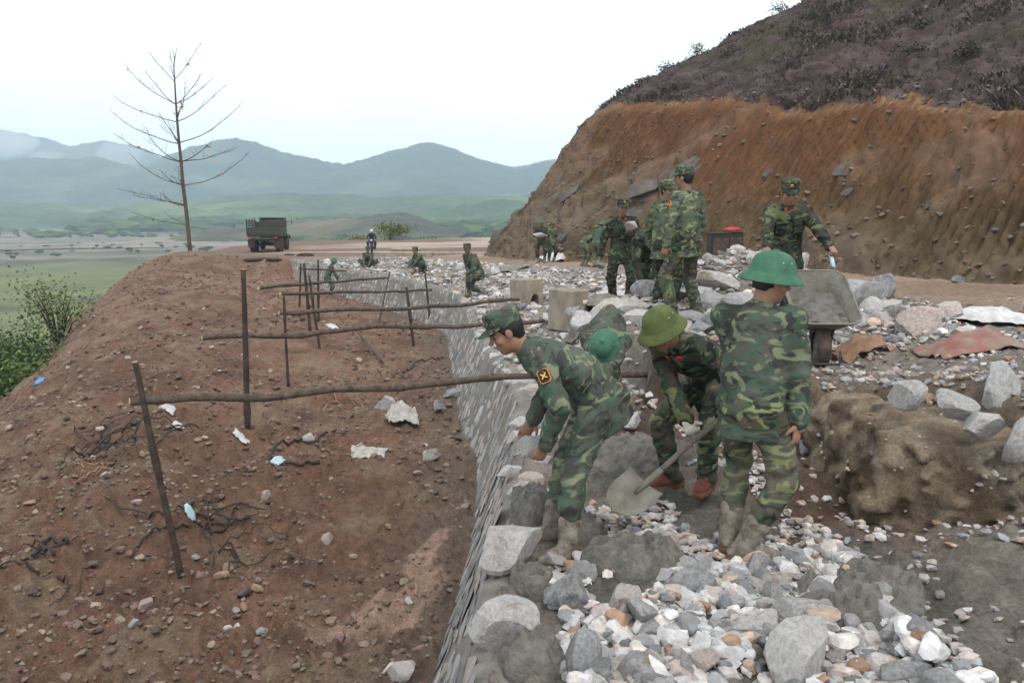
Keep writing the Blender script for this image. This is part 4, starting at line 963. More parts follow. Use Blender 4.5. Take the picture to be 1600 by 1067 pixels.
    def part(name, fld, mat, par=body, rx=1, org=pel, axes=(r, fw, t), sm=True):
        V, F = fld.nets()
        if rx: V = relax(V, F, rx, .4)
        return link(name, mesh(name, V - root_loc, F, mat, sm, rest=(V - org) @ np.array(axes).T + seed), par)
    # ---- hair
    H = Field(hc - .16, hc + .17, max(voxel * .8, .008)); H.ball(hc + hu * .034 * s - look * .014 * s, np.array([.083, .102, .099]) * s, AX, .01)
    H.cone(hc - look * .05 * s, hc - look * .052 * s - hu * .045 * s, .07 * s, .055 * s, .02, flat=(look, .8))
    H.ball(hc + look * .085 * s - hu * .03 * s, np.array([.10, .085, .105]) * s, AX, .01, sub=True); H.half(hc - hu * .062 * s, -hu)
    part('hair', H, M['hair'])
    # ---- jacket
    v2 = voxel
    K = Field(lo, hi, v2); fl = (fw, .70)
    low = pel - tp * .02; hem = pel - nrm(tp * .75 + np.array([0, 0, .25])) * .185 * S * lower
    K.cone(mid - tp * .06, nb - t * .15 * S, .163 * S, .182 * S, .04, fl); K.cone(low, mid, .168 * S, .160 * S, .05, fl)
    K.cone(low, hem, .172 * S, .190 * S, .03, (fw, .78)); K.cone(shs['L'] + r_s * .03, shs['R'] - r_s * .03, .078 * S, .078 * S, .05)
    K.cone(nb - t * .10, nb - t * .005, .125 * S, .068 * S, .04, (fw, .8))
    for sd in 'LR':
        s_, e_, w_ = A[sd]; d_ = nrm(w_ - e_)
        K.cone(s_ - nrm(e_ - s_) * .01, e_, .078 * S, .062 * S, .035, wr=.006); K.cone(e_, w_ - d_ * .01, .061 * S, .050 * S, .02, wr=.007)
        K.cone(w_ - d_ * .045, w_ - d_ * .012, .051 * S, .051 * S, .006)
    for k in range(12):                                                     # collar
        a0, a1 = 2 * math.pi * k / 12, 2 * math.pi * (k + 1) / 12
        if k in (2, 3): continue
        ring = lambda a, up: nb + r_s * math.cos(a) * .069 * S + fw_s * (math.sin(a) * .066 * S + .005) + t * (up - .02 * math.sin(a))
        K.cone(ring(a0, .022), ring(a1, .022), .015, .015, .008); K.cone(ring(a0, .002), ring(a1, .002), .020, .020, .012)
    K.wrinkle(.022, 7.5, seed)
    K.half(hem - tp * .02, -tp)
    jk = part('jacket', K, M[jacket], axes=(r_s, fw_s, t))
    # ---- trousers
    T = Field(lo, hi, v2); T.cone(pel + tp * .05, pel - tp * .07, .150 * S, .145 * S, .05, (fw, .74))
    T.ball(pel - fw * .06 * S - tp * .05, np.array([.145, .10, .12]) * S, np.array([r, fw, tp]), .05)
    for sd in 'LR':
        h_, k_, a_ = J[sd]; T.cone(h_, k_, .104 * S, .079 * S, .05, wr=.006)
        if high: T.cone(k_, lerp(k_, a_, .42), .077 * S, .073 * S, .02, wr=.009); T.cone(lerp(k_, a_, .40), lerp(k_, a_, .74), .064 * S, .059 * S, .012, wr=.004)
        else: T.cone(k_, a_ - [0, 0, .02], .077 * S, .066 * S, .02, wr=.009)
    T.wrinkle(.022, 7.0, seed + 7)
    T.floor(min(feet['L'][2], feet['R'][2]) + .03)
    part('trousers', T, M[pants], axes=(r, fw, tp), org=pel + [3, 0, 0])
    # ---- footwear, one each
    for sd in 'LR':
        h_, k_, a_ = J[sd]; fd = fds[sd]; g = feet[sd]; L0, L1 = np.minimum(k_, g) - .25, np.maximum(k_, g) + .25
        Bt = Field(L0, L1, min(v2, .011) if res >= 1 else v2)
        if high: Bt.cone(lerp(k_, a_, .68), a_, .069 * S, .057 * S, .01, wr=.004); Bt.cone(a_, g + [0, 0, .05], .052 * S, .048 * S, .02)
        else: Bt.cone(a_, g + [0, 0, .05], .046, .046, .02)
        hl, bl, to = g - fd * .055 * S + [0, 0, .045], g + fd * .10 * S + [0, 0, .043], g + fd * .168 * S + [0, 0, .036]
        Bt.cone(hl, bl, .043 * S, .046 * S, .03); Bt.cone(bl, to, .047 * S, .038 * S, .02); Bt.cone(a_ - [0, 0, .03], bl, .044 * S, .042 * S, .02)
        Bt.wrinkle(.004, 20, seed); Bt.floor(g[2] + .022)
        bo = part('boot' if high else 'shoe', Bt, M[boots])
        So = Field(g - .3, g + .3, min(v2, .011) if res >= 1 else v2); So.cone(hl - [0, 0, .03], bl - [0, 0, .03], .047 * S, .050 * S, .02); So.cone(bl - [0, 0, .03], to - [0, 0, .022], .050 * S, .042 * S, .02)
        So.D = np.maximum(So.D, (So.ax[2][None, None, :] - g[2] - .034).astype(np.float32)); So.floor(g[2] - .012)
        part('sole', So, M['sole'], bo, rx=0)
    for sd, sg in (('L', -1), ('R', 1)):
        if gl[sd]:
            s_, e_, w_ = A[sd]; d_ = nrm(w_ - e_); n_ = pn[sd] if pn[sd] is not None else (-r_s * sg * .9 + fw_s * .3)
            Gf = Field(w_ - .26, w_ + .26, min(voxel, .008)); hand(Gf, w_, d_, n_, sg, cu[sd], .003); part('glove', Gf, M['glove'])
    # ---- headgear
    hm = M[hatmat] if hatmat else None
    def local(mb): mb.V = [tuple(np.array(v) - root_loc) for v in mb.V]; return mb
    hax = nrm(hu - look * .16)
    if hat == 'cap':
        c0 = hc + hu * .047 * s - look * .010 * s; mb = MB()
        prof = [(.090, -.004), (.0985, 0), (.1005, .028), (.1015, .034), (.1005, .040), (.104, .066), (.1025, .080), (.092, .089), (.06, .095), (.0, .097)]
        V0 = MB().lathe([(a * s, b * s) for a, b in prof], 28, c0, hax, look, .93, 1.08)
        ww = np.array(V0.V); ww += ((fbm(ww[:, 0] * 22 + seed, ww[:, 1] * 22, ww[:, 2] * 22, 2, seed)[:, None] - .5) * .012) * hax + (vn(ww[:, 0] * 17, ww[:, 1] * 17, ww[:, 2] * 17, seed)[:, None] - .5) * .008 * look
        me = mesh('cap', ww - root_loc, V0.F, hm or M[jacket], True, rest=(ww - c0) @ AX.T * 1.6 + seed); cp = link('cap', me, body)
        hr2 = np.cross(look, hax); Vv, Fv = [], []; n = 15
        fr2 = nrm(look - hax * (look @ hax))
        for lay in (0, 1):
            for k in range(n):
                a = lerp(-1.25, 1.25, k / (n - 1)); e = math.cos(a / 1.25 * math.pi / 2) ** .6
                for j in (0, 1):
                    p = c0 + (hr2 * math.sin(a) * .0925 + fr2 * math.cos(a) * .106) * s * (1 if j == 0 else 1.02) + (fr2 * .062 * e * j - hax * (.030 * j * e) + hax * (.008 - .004 * lay) - hax * .012 * abs(math.sin(a)) * j) * s; Vv.append(p)
        for k in range(n - 1):
            q = k * 2; Fv.append((q, q + 1, q + 3, q + 2)); o = 2 * n; Fv.append((o + q + 2, o + q + 3, o + q + 1, o + q)); Fv.append((q + 1, o + q + 1, o + q + 3, q + 3))
        Vv = np.array(Vv); link('visor', mesh('visor', Vv - root_loc, Fv, hm or M[jacket], True, rest=(Vv - c0) @ AX.T * 1.6 + seed), cp)
        if res >= .8:
            bc = c0 + fr2 * .106 * s + hax * .050 * s
            local(MB().lathe([(.0, .006), (.013, .005), (.0165, 0)], 14, bc, fr2, hax)).build('badge', M['yellow'], cp, True)
            local(MB().lathe([(.0, .009), (.0095, .008), (.011, .004)], 12, bc, fr2, hax)).build('badge_centre', M['red'], cp, True)
    elif hat == 'pith':
        c0 = hc + hu * .034 * s - look * .012 * s; sc = s * .95
        prof = [(.100, .010), (.118, .004), (.150, -.016), (.166, -.034), (.169, -.038), (.168, -.033), (.150, -.008), (.128, .012), (.1195, .022), (.1195, .040), (.1165, .044), (.112, .070), (.098, .100), (.074, .121), (.045, .133), (.018, .138), (.017, .144), (.0, .146)]
        V0 = MB().lathe([(a * sc, b * sc) for a, b in prof], 36, c0, hax, look, .94, 1.14)
        he = local(V0).build('pith_helmet', hm or M['pith'], body, True)
        fr2 = nrm(look - hax * (look @ hax)); hr2 = np.cross(fr2, hax)
        for sg in (-1, 1):
            for hh, rr, dx in ((.078, .108, .0), (.078, .108, .45)):
                d_ = nrm(hr2 * sg * math.cos(dx) + fr2 * math.sin(dx) * 1.1 * (1 if sg > 0 else -1)); pc = c0 + (hr2 * (d_ @ hr2) * .94 + fr2 * (d_ @ fr2) * 1.14) * rr * sc + hax * hh * sc
                local(MB().lathe([(.0, .003), (.0045, .004), (.006, .0)], 10, pc, nrm(d_ + hax * .35), hax)).build('vent_eyelet', M['brass'], he, True)
    elif hat == 'white':
        c0 = hc + hu * .035 * s; local(MB().lathe([(.118, -.05), (.128, 0), (.125, .05), (.10, .095), (.05, .115), (0, .12)], 20, c0, hu, look, .95, 1.1)).build('crash_helmet', M['helmetwhite'], body, True)
    # ---- insignia
    if tabs:
        for sg in (-1, 1):
            p = nb + fw_s * .079 * S + r_s * sg * .045 * S - t * .012; ax = nrm(fw_s * .8 + r_s * sg * .35)
            up = nrm(t * .8 - r_s * sg * .35); sdv = np.cross(ax, up)
            mb = MB(); co = [p + sdv * a * .013 + up * b * .024 + ax * c for c in (0.004, .014) for a, b in ((-1, -1), (1, -1), (1, 1), (-1, 1))]
            mb.add(co, [(3, 2, 1, 0), (4, 5, 6, 7), (0, 1, 5, 4), (1, 2, 6, 5), (2, 3, 7, 6), (3, 0, 4, 7)]); local(mb).build('collar_tab', M['red'], jk)
    if tabs:                                                             # chest pockets, flaps and the buttoned front
        for sg in (-1, 1):
            for nm, c_, hw_, hh_ in (('pocket', -.19, .052, .058), ('pocket_flap', -.148, .056, .018)):
                pc = nb + t * c_ * S + r_s * sg * .085 * S; ax = nrm(fw_s + r_s * sg * .35); sdv = np.cross(t, ax); mb = MB()
                base_ = pc + fw_s * .118 * S; k_ = .006 if nm == 'pocket' else .011
                co = [base_ + sdv * a * hw_ + t * b * hh_ + ax * c for c in (-.02, k_) for a, b in ((-1, -1), (1, -1), (1, 1), (-1, 1))]
                mb.add(co, [(3, 2, 1, 0), (4, 5, 6, 7), (0, 1, 5, 4), (1, 2, 6, 5), (2, 3, 7, 6), (3, 0, 4, 7)]); vv = np.array(mb.V)
                link(nm, mesh(nm, vv - root_loc, mb.F, M[jacket], False, rest=(vv - pel) @ np.array((r_s, fw_s, t)).T + seed), jk)
        for q_ in range(4): local(MB().lathe([(0, .006), (.008, .005), (.009, 0)], 10, nb - t * (.10 + .085 * q_) * S + fw_s * (.118 + .010 * min(q_, 1)) * S, fw_s, t)).build('button', M['plaingreen'], jk, True)
    if patch:
        s_, e_, w_ = A['L']; d_ = nrm(e_ - s_); out = patch if hasattr(patch, '__len__') else -r_s
        out = nrm(np.asarray(out, float) - d_ * np.dot(out, d_)); sdv = np.cross(out, d_); p = lerp(s_, e_, .36) + out * .074 * S
        def plate(hw, hh, c0, c1, nm, mt, par, rot=0):
            q = sdv * math.cos(rot) + d_ * math.sin(rot); w = -sdv * math.sin(rot) + d_ * math.cos(rot); k = .7
            poly = [(-1, -k), (-k, -1), (k, -1), (1, -k), (1, k), (k, 1), (-k, 1), (-1, k)]
            co = [p + q * a * hw + w * b * hh + out * (c - .10 * (a * hw) ** 2 / .03) for c in (c0, c1) for a, b in poly]
            return local(MB().add(co, [tuple(range(7, -1, -1)), tuple(range(8, 16))] + [(i, (i + 1) % 8, 8 + (i + 1) % 8, 8 + i) for i in range(8)])).build(nm, mt, par)
        pa = plate(.034, .040, -.03, .006, 'arm_patch', M['orange'], jk)
        plate(.028, .034, -.02, .0075, 'patch_field', M['black'], pa)
        for a in (.75, -.75): plate(.022, .0035, -.01, .009, 'crossed_emblem', M['yellow'], pa, a)
    return body, dict(nb=nb, hc=hc, A=A, J=J, r=r_s, fw=fw_s, t=t)
Z = np.array([0, 0, 1.0])
def stand(label, px, py, Yd, face, look=None, zoff=0.0, lean=(0, 0), hands=None, stance=.12, stride=0.0, pelz=.905, **kw):
    """an upright figure with its feet at distance Yd under photo column px"""
    d = wdir(px, py); x = d[0] / d[1] * Yd; z = gz(x, Yd) + zoff; S = kw.get('scale', 1.0)
    f = flatv(face); r = np.cross(f, Z); c = np.array([x, Yd, z])
    fl, fr = c - r * stance + f * stride, c + r * stance - f * stride
    pel = c + Z * pelz * S; t = nrm(Z + f * lean[0] + r * lean[1])
    hd = {'L': pel - r * .30 * S + f * .06 - Z * .05, 'R': pel + r * .30 * S + f * .06 - Z * .05}
    for k, v in (hands or {}).items(): hd[k] = pel + r * v[0] + f * v[1] + Z * v[2]
    return person(label, pel, t, face, fl, fr, hd['L'], hd['R'], look, **kw)
# ------------------------------------------------------------------ the working party
def G(px, py, Y, dz=0): d = wdir(px, py); x = d[0] / d[1] * Y; return np.array([x, Y, gz(x, Y) + dz])
INFO = {}
# frame of the wheelbarrow: its axle, and axes right / towards the handles / up
BAX = wp(1281, 545, 7.35); BGZ = gz(BAX[0], BAX[1]); BAX[2] = BGZ + .19
_bp, _by = math.radians(33), math.radians(-5); _bf = np.array([math.sin(-_by), math.cos(_by), 0.0]); BRT = np.array([_bf[1], -_bf[0], 0.0])
BBK = _bf * math.cos(_bp) + Z * math.sin(_bp); BUP = -_bf * math.sin(_bp) + Z * math.cos(_bp)
def bq(a, b, c): return BAX + BRT * a + BBK * b + BUP * c
# bending to set a stone on the wall
_, INFO['P1'] = person('soldier in cap bending left over the wall edge setting a white stone', wp(930, 618, 4.75), np.array([-.88, -.06, .42]), (-1, -.10, 0),
    G(888, 872, 4.42, .0), G(862, 830, 4.78, .0), wp(851, 693, 4.52), wp(832, 655, 4.95), look=(-.86, -.12, -.48), patch=(-.25, -1, .25), voxel=.0105,
    palmL=np.array([-.3, .9, -.1]), palmR=np.array([-.2, -.9, -.2]), curl=(.42, .42), footdir={'L': (-.85, -.45, 0), 'R': (-1, -.1, 0)}, jacket='camo', pants='camo', kneeout=0,
    elbow={'L': np.array([.7, -.7, .15]), 'R': np.array([.7, .6, 0])})
# shovelling, olive helmet
_, INFO['P2'] = person('soldier in olive pith helmet stooping forward with a shovel, red collar tabs', wp(1114, 590, 5.55), np.array([-.66, -.52, .40]), (-.62, -.78, 0),
    G(1103, 795, 5.3), G(1050, 752, 5.62), wp(1126, 655, 5.12), wp(1078, 672, 5.12), look=(-.62, -.5, -.60), hat='pith', hatmat='pith_olive', jacket='camo3', pants='camo4', boots='shoe', high=False,
    tabs=True, glove=(False, True), curl=(.95, .95), voxel=.0105, palmR=np.array([.2, -.6, -.2]), footdir={'L': (-.5, -.85, 0), 'R': (-.9, -.4, 0)}, kneeout=.1)
# standing with his back to us
_, INFO['P3'] = person('soldier in bright green pith helmet standing with his back turned, right arm hanging', wp(1176, 626, 4.42), np.array([.04, .06, 1]), (.40, .92, 0),
    G(1138, 860, 4.52), G(1162, 886, 4.36), wp(1190, 610, 4.78), wp(1246, 668, 4.32), look=(.92, .20, -.26), hat='pith', voxel=.0105, curl=(.45, .45), jacket='camo', pants='camo4',
    footdir={'L': (.45, .9, 0), 'R': (1, -.12, 0)}, kneeout=0, palmR=np.array([-.6, .5, 0]), elbow={'L': np.array([-.8, .2, -.5]), 'R': np.array([.75, -.5, -.2])})
# crouched head-down behind the first
_, INFO['P4'] = person('soldier in green pith helmet doubled over behind the bending soldier, back showing', wp(950, 520, 8.25), np.array([-.14, -.86, -.48]), (-.15, -1, 0),
    G(930, 600, 7.95), G(985, 600, 7.95), wp(925, 610, 7.35), wp(965, 612, 7.35), look=(-.15, -.30, -.95), hat='pith', voxel=.016, res=.9, jacket='camo', pants='camo4')
# the group among the rocks
_, INFO['P5'] = stand('tall soldier in cap seen from behind among the rocks, looking left, arm hanging', 1070, 495, 9.6, (-.62, .78, 0), look=(-.85, .5, -.08), zoff=-.02, patch=(-1, -.35, 0), jacket='camo2', pants='camo4', high=False, boots='rubber', voxel=.014, res=1.0,
    hands={'L': (-.34, .02, -.06), 'R': (.22, .22, .02)}, stance=.15, stride=.05, scale=1.03)
_, INFO['P6'] = stand('soldier in cap half hidden behind the tall soldier, glancing toward the camera', 1034, 480, 10.7, (.75, .45, 0), look=(.55, -.8, -.12), zoff=-.14, jacket='camo2', pants='camo3', voxel=.016, res=.9, high=False, boots='rubber')
_, INFO['P7'] = stand('soldier in cap walking toward the camera carrying a brown stone against his chest', 969, 472, 13.0, (-.05, -1, 0), look=(.08, -1, -.22), zoff=.12, tabs=True, jacket='camo3', pants='camo3', voxel=.015, res=.9, high=False, boots='rubber',
    hands={'L': (-.13, .32, .30), 'R': (.33, .0, -.10)}, palmL=np.array([.2, -.2, 1]), stride=.12, stance=.10)
_, INFO['P8'] = person('soldier in cap bending down to the rocks between the walking and tall soldiers', wp(1006, 385, 12.2), np.array([.05, -.93, -.12]), (.05, -1, 0),
    G(992, 440, 12.4), G(1020, 440, 12.4), wp(1016, 440, 11.7), wp(1000, 440, 11.7), look=(.02, -.75, -.66), jacket='camo3', pants='camo3', voxel=.018, res=.8, high=False, boots='rubber')
_, INFO['P9'] = person('soldier in cap with red collar tabs pushing the wheelbarrow toward the camera', wp(1226, 397, 8.75), np.array([-.03, -.16, 1]), (-.08, -1, 0),
    G(1210, 520, 8.95), G(1250, 520, 8.75), bq(.325, 1.17, .205), bq(-.325, 1.17, .205), look=(-.18, -.9, -.42), tabs=True, jacket='camo3', pants='camo3', voxel=.013, res=1.0, curl=(1.0, 1.0),
    palmL=np.array([-.2, .2, -1]), palmR=np.array([.2, .2, -1]), high=False, boots='rubber', elbow={'L': np.array([.6, .7, -.7]), 'R': np.array([-.6, .7, -.7])})
# farther off
far = dict(voxel=.024, res=.6)
_, INFO['P10'] = stand('far soldier in green pith helmet by the cut slope carrying a pale stone', 846, 410, 33.0, (-.15, -1, 0), hat='pith', jacket='camo3', pants='camo3', hands={'L': (-.16, .30, .16), 'R': (.16, .30, .16)}, look=(-.1, -1, -.1), **far)
_, INFO['P11'] = stand('far soldier in cap close behind the stone carrier in pith helmet', 861, 410, 34.2, (.55, -.8, 0), hat='cap', jacket='camo2', pants='camo3', **far)
x12 = G(912, 403, 30.5)
_, INFO['P12'] = person('far soldier stooping low at the foot of the slope, left of the green shirt', x12 + Z * .86, np.array([.75, .1, .35]), (1, .1, 0), x12 + [-.05, .12, 0], x12 + [.05, -.14, 0], x12 + [.62, .12, .5], x12 + [.62, -.16, .5], jacket='camo2', pants='camo2', hat='none', **far)
_, INFO['P13'] = stand('far man in plain green shirt and green hat stooping away at the slope foot', 932, 403, 30.0, (.62, .6, 0), lean=(.45, 0), jacket='plaingreen', pants='camo2', hat='pith', lower=.3, hands={'R': (.12, .42, .10), 'L': (-.2, .42, .12)}, look=(.8, .4, -.4), **far)
x14 = G(742, 463, 21.0)
_, INFO['P14'] = person('soldier in cap stooping on the wall top holding a thin tool in both gloved hands', wp(746, 424, 21.0), np.array([-.42, -.35, .80]), (-.75, -.65, 0), G(733, 460, 20.9), G(758, 462, 21.1), wp(729, 430, 20.6), wp(733, 427, 20.75),
    look=(-.35, -.92, -.12), jacket='camo', pants='camo', glove=(True, True), curl=(.9, .9), voxel=.018, res=.8, kneeout=.1)
def squat(label, px, py, Y, face, look, **kw):
    c = G(px, py, Y); f = flatv(face); r = np.cross(f, Z)
    return person(label, c + Z * .30 - f * .12, nrm(Z + f * .55), face, c - r * .13 + f * .12, c + r * .13 + f * .12, c - r * .10 + f * .48 + Z * .22, c + r * .10 + f * .48 + Z * .22, look, kneeout=.45, **kw)[1]
INFO['P15'] = squat('soldier in cap squatting on the far wall edge, the right one of two', 656, 430, 31.5, (-.75, -.6, 0), (-.8, -.5, -.2), jacket='camo', pants='camo', **far)
INFO['P16'] = squat('soldier in cap squatting on the far wall edge, the left one of two', 577, 421, 36.0, (-.1, -1, 0), (-.2, -1, -.1), jacket='camo', pants='camo', **far)
x17 = G(513, 455, 34.0)
_, INFO['P17'] = person('soldier in green helmet working down in the pit against the far wall face', x17 + Z * .84, np.array([.30, .1, .9]), (.9, .3, 0), x17 + [0, .13, 0], x17 + [0, -.13, 0], x17 + [.42, .2, .75], x17 + [.42, -.1, .75], look=(.8, .3, -.4), hat='pith', jacket='camo', pants='camo', **far)
# ------------------------------------------------------------------ poles, posts, sticks
def wobble(a, b, n, amp, seed):
    a, b = np.asarray(a, float), np.asarray(b, float); t = np.linspace(0, 1, n); P = a + (b - a) * t[:, None]; L = np.linalg.norm(b - a)
    e = np.sin(np.pi * t) ** .5
    P[:, 2] += amp * e * (fbm(t * L * .9 + seed, t * 0, o=3, s=seed) - .5) * 2; P[:, 1] += amp * e * (fbm(t * L * .9, t * 0 + seed, o=3, s=seed + 1) - .5) * 2
    return P
def pole(name, a, b, ra, rb, label, cat, seed=1, amp=.05, group=None, ends=True, mat='bark'):
    L = np.linalg.norm(np.asarray(b) - np.asarray(a)); n = max(8, int(L * 7)); P = wobble(a, b, n, amp, seed)
    r = np.linspace(ra, rb, n) * (1 + (RNG.uniform(size=n) - .5) * .18)
    for k in RNG.integers(2, n - 2, max(1, n // 9)): r[k] *= 1.28                       # knots
    root = empty(name, P[0], label, cat, group); mb = MB().tube(P - P[0], r, 10); mb.build('shaft', M[mat], root, True)
    if ends:
        for p, q, rr in ((P[0], P[1], r[0]), (P[-1], P[-2], r[-1])):
            d = nrm(p - q); MB().tube([p - P[0] - d * .004, p - P[0] + d * .006], rr * .93, 10).build('cut_end', M['woodend'], root)
    d = nrm(P[-1] - P[0])
    for k in range(max(1, int(L * 1.2))):
        i = int(RNG.integers(1, n - 1)); o = nrm(np.cross(d, RNG.normal(size=3))); MB().tube([P[i] - P[0], P[i] - P[0] + o * (r[i] + .012) + d * .012], [r[i] * .45, r[i] * .25], 6).build('knot', M['bark'], root)
    return root
def wallpt(y, ds=.05, dz=.03): return np.array([wall_x(y) + ds, y, wall_t(y) + dz])
PG = 'bark covered poles laid across from stakes to the wall'
pole('wooden_pole', wp(203, 628, 6.35), wp(1022, 586, 8.7), .034, .030, 'nearest long bark pole running from the leaning stake behind the soldiers', 'pole', 3, .09, PG)
pole('wooden_pole', wp(316, 528, 9.9), wp(850, 501, 11.9), .034, .028, 'second nearest long bark pole, with a split pale left end', 'pole', 5, .10, PG)
pole('wooden_pole', wp(436, 489, 13.6), wp(812, 468, 15.6), .040, .033, 'third bark pole from the camera, ending at the concrete block', 'pole', 7, .09, PG)
pole('wooden_pole', wp(438, 459, 17.5), wp(674, 453, 22.8), .038, .03, 'short bark pole fourth from the camera, sagging in the middle', 'pole', 9, .06, PG)
pole('wooden_pole', wp(404, 450, 20.5), wp(607, 434, 28.5), .045, .035, 'fifth bark pole from the camera, rising toward the wall', 'pole', 11, .05, PG)
pole('wooden_pole', wp(466, 420, 30), wp(540, 423, 31.5), .04, .03, 'farthest short bark pole near the soldier in the pit', 'pole', 13, .03, PG)
def stake(top, bot_px, Y, lab, r=.022, seed=1, amp=.03, Ytop=None):
    b = wp(*bot_px, Y); g = gz(b[0], b[1]); b[2] = g - .12
    return pole('wooden_stake', b, wp(*top, Ytop or Y), r * 1.1, r * .85, lab, 'stake', seed, amp, 'stakes driven into the pit floor', mat='stakebark')
stake((211, 566), (286, 905), 6.25, 'nearest tall dark stake leaning left in the pit dirt', .026, 21, .05)
stake((380, 421), (388, 686), 9.9, 'tall straight stake with peeled patches holding the second pole', .034, 22, .04)
stake((443, 455), (449, 562), 13.6, 'thin stake under the left end of the third pole', .022, 23)
stake((475, 411), (485, 500), 18.5, 'upright stake where the fourth and fifth poles meet', .034, 24)
stake((483, 430), (500, 522), 17.2, 'thin stake leaning right beside the fourth pole', .026, 25)
stake((497, 406), (496, 464), 25.0, 'stake standing just right of the soldier in the pit', .034, 26)
stake((609, 425), (589, 492), 22.0, 'stake leaning right against the middle of the wall face', .028, 27, .02, 26.5)
stake((635, 448), (647, 512), 19.0, 'reddish stake leaning left at the foot of the wall', .034, 28)
stake((664, 424), (672, 452), 24.0, 'short crooked stick standing on the wall top edge', .03, 29)
stake((470, 412), (466, 440), 27.5, 'short dark stick standing at the far end of the pit', .03, 30)
pole('bamboo_stick', gp(556, 527) + Z * .10, gp(603, 574) + Z * .03, .022, .026, 'pale peeled stick lying on the pit floor below the second pole', 'stick', 31, .01)
pole('reinforcing_rod', wp(728, 428, 20.55), wp(727, 500, 20.2), .009, .009, 'thin dark rod held upright by the stooping soldier on the wall', 'rod', 32, .004, ends=False)
pole('reinforcing_rod', wp(706, 430, 22.4), wp(706, 446, 22.4), .012, .012, 'short dark peg standing on the wall between the two workers', 'rod', 33, .004, ends=False)
# guide string of the masons
# ------------------------------------------------------------------ dead roots and cables in the pit
def root_tangle(name, px, py, n, L, label, seed, r=.012, mat='root'):
    rg = np.random.default_rng(seed); c = gp(px, py); root = empty(name, c, label, 'roots')
    for k in range(n):
        p = c + np.array([rg.normal() * L * .3, rg.normal() * L * .3, 0]); a = rg.uniform(0, 6.28); pts = []; hh = rg.uniform(.02, .16)
        for j in range(12):
            a += rg.normal() * .35; p = p + np.array([math.cos(a), math.sin(a), 0]) * L / 9; pts.append(np.array([p[0], p[1], gz(p[0], p[1]) + hh * math.sin(math.pi * (j + .5) / 12) * rg.uniform(.6, 1.2)]))
        MB().tube([q - c for q in pts], np.linspace(r * rg.uniform(.6, 1.4), r * .3, 12), 6).build('root', M[mat], root, True)
root_tangle('root_tangle', 195, 690, 20, .75, 'tangle of dark dead roots on the left of the pit dirt', 1)
root_tangle('root_tangle', 335, 828, 12, .55, 'small pile of dark twigs beside a hollow in the pit', 2)
root_tangle('root_tangle', 560, 700, 7, .6, 'thin dry twigs strewn in front of the torn white sack', 3, .006)
root_tangle('root_tangle', 640, 590, 6, .7, 'thin dry twigs near the wall foot beyond the torn sack', 4, .006)
root_tangle('root_tangle', 100, 885, 5, .35, 'few dark twigs with moss near the left edge', 5, .012)
root_tangle('root_tangle', 540, 640, 4, .35, 'pale reddish broken sticks below the nearest pole', 6, .010, 'twig')
root_tangle('root_tangle', 150, 735, 5, .35, 'pale broken sticks under the dark root tangle', 7, .009, 'twig')
root_tangle('root_tangle', 1560, 432, 8, 1.2, 'dark dry branch lying at the foot of the slope on the right', 8, .014)
def hose(name, pix, r, label, mat, lift=.012):
    P = np.array([gp(*p) for p in pix]); P = catmull(P, 8); P[:, 2] = [gz(a, b) + lift + r for a, b in P[:, :2]]
    o = MB().tube(P - P[0], r, 8).build(name, M[mat], None, True, P[0]); return tag(o, label, 'root')
hose('bent_root', [(500, 731), (450, 728), (422, 722), (428, 705), (455, 695), (500, 686), (525, 676)], .016, 'thick black root looped in a hook on the pit floor', 'root', .02)
hose('bent_root', [(205, 880), (225, 850), (262, 832), (330, 828), (390, 815)], .010, 'long thin black root curving past the nearest stake', 'root', .03)
hose('bent_root', [(630, 585), (650, 572), (675, 566), (693, 566)], .016, 'thin dark root curving to the wall foot', 'root', .03)
hose('bent_root', [(52, 877), (66, 856), (85, 849), (108, 858)], .016, 'short curved dark root near the left edge', 'root', .03)
# ------------------------------------------------------------------ sheets, sacks, litter
def sheet(name, c, w, d, label, mat, cat, rz=0, hump=.10, crump=.05, seed=1, n=22, thick=.006, drape=True):
    u, v = np.meshgrid(np.linspace(-1, 1, n), np.linspace(-1, 1, n), indexing='ij')
    ru = u * (1 - .12 * (vn(v * 2 + seed, u * 0, s=seed))); rv = v * (1 - .18 * vn(u * 2, v * 0 + seed, s=seed + 1))
    x, y = ru * w / 2, rv * d / 2; ca, sa = math.cos(rz), math.sin(rz); X, Y = c[0] + x * ca - y * sa, c[1] + x * sa + y * ca
    base = ground_z(X.ravel(), Y.ravel()).reshape(X.shape) if drape else np.full(X.shape, c[2])
    ridge = 1 - np.abs(2 * fbm(u * 2.2 + seed, v * 2.2, o=2, s=seed) - 1)
    zz = base + .012 + hump * np.clip(1 - u ** 2, 0, 1) * np.clip(1 - v ** 2, 0, 1) + crump * (ridge - .3)
    V = np.stack([X, Y, zz], -1).reshape(-1, 3) - np.asarray(c); i = np.arange(n - 1)[:, None] * n + np.arange(n - 1)[None, :]
    F = np.stack([i, i + n, i + n + 1, i + 1], -1).reshape(-1, 4); V2 = V - [0, 0, thick]; F2 = F[:, ::-1] + n * n
    b = np.concatenate([np.arange(n - 1) * n, (n - 1) * n + np.arange(n - 1), n * n - 1 - np.arange(n - 1) * n, np.arange(n - 1, 0, -1)])
    S_ = np.array([(b[k], b[(k + 1) % len(b)], b[(k + 1) % len(b)] + n * n, b[k] + n * n) for k in range(len(b))])[:, ::-1]
    o = link(name, mesh(name, np.vstack([V, V2]), np.vstack([F, F2, S_]), M[mat], True), None, c); return tag(o, label, cat)
sheet('torn_sack', gp(628, 655), .46, .40, 'torn white woven sack crumpled on the pit floor', 'sack', 'sack', .3, .14, .14, 3)
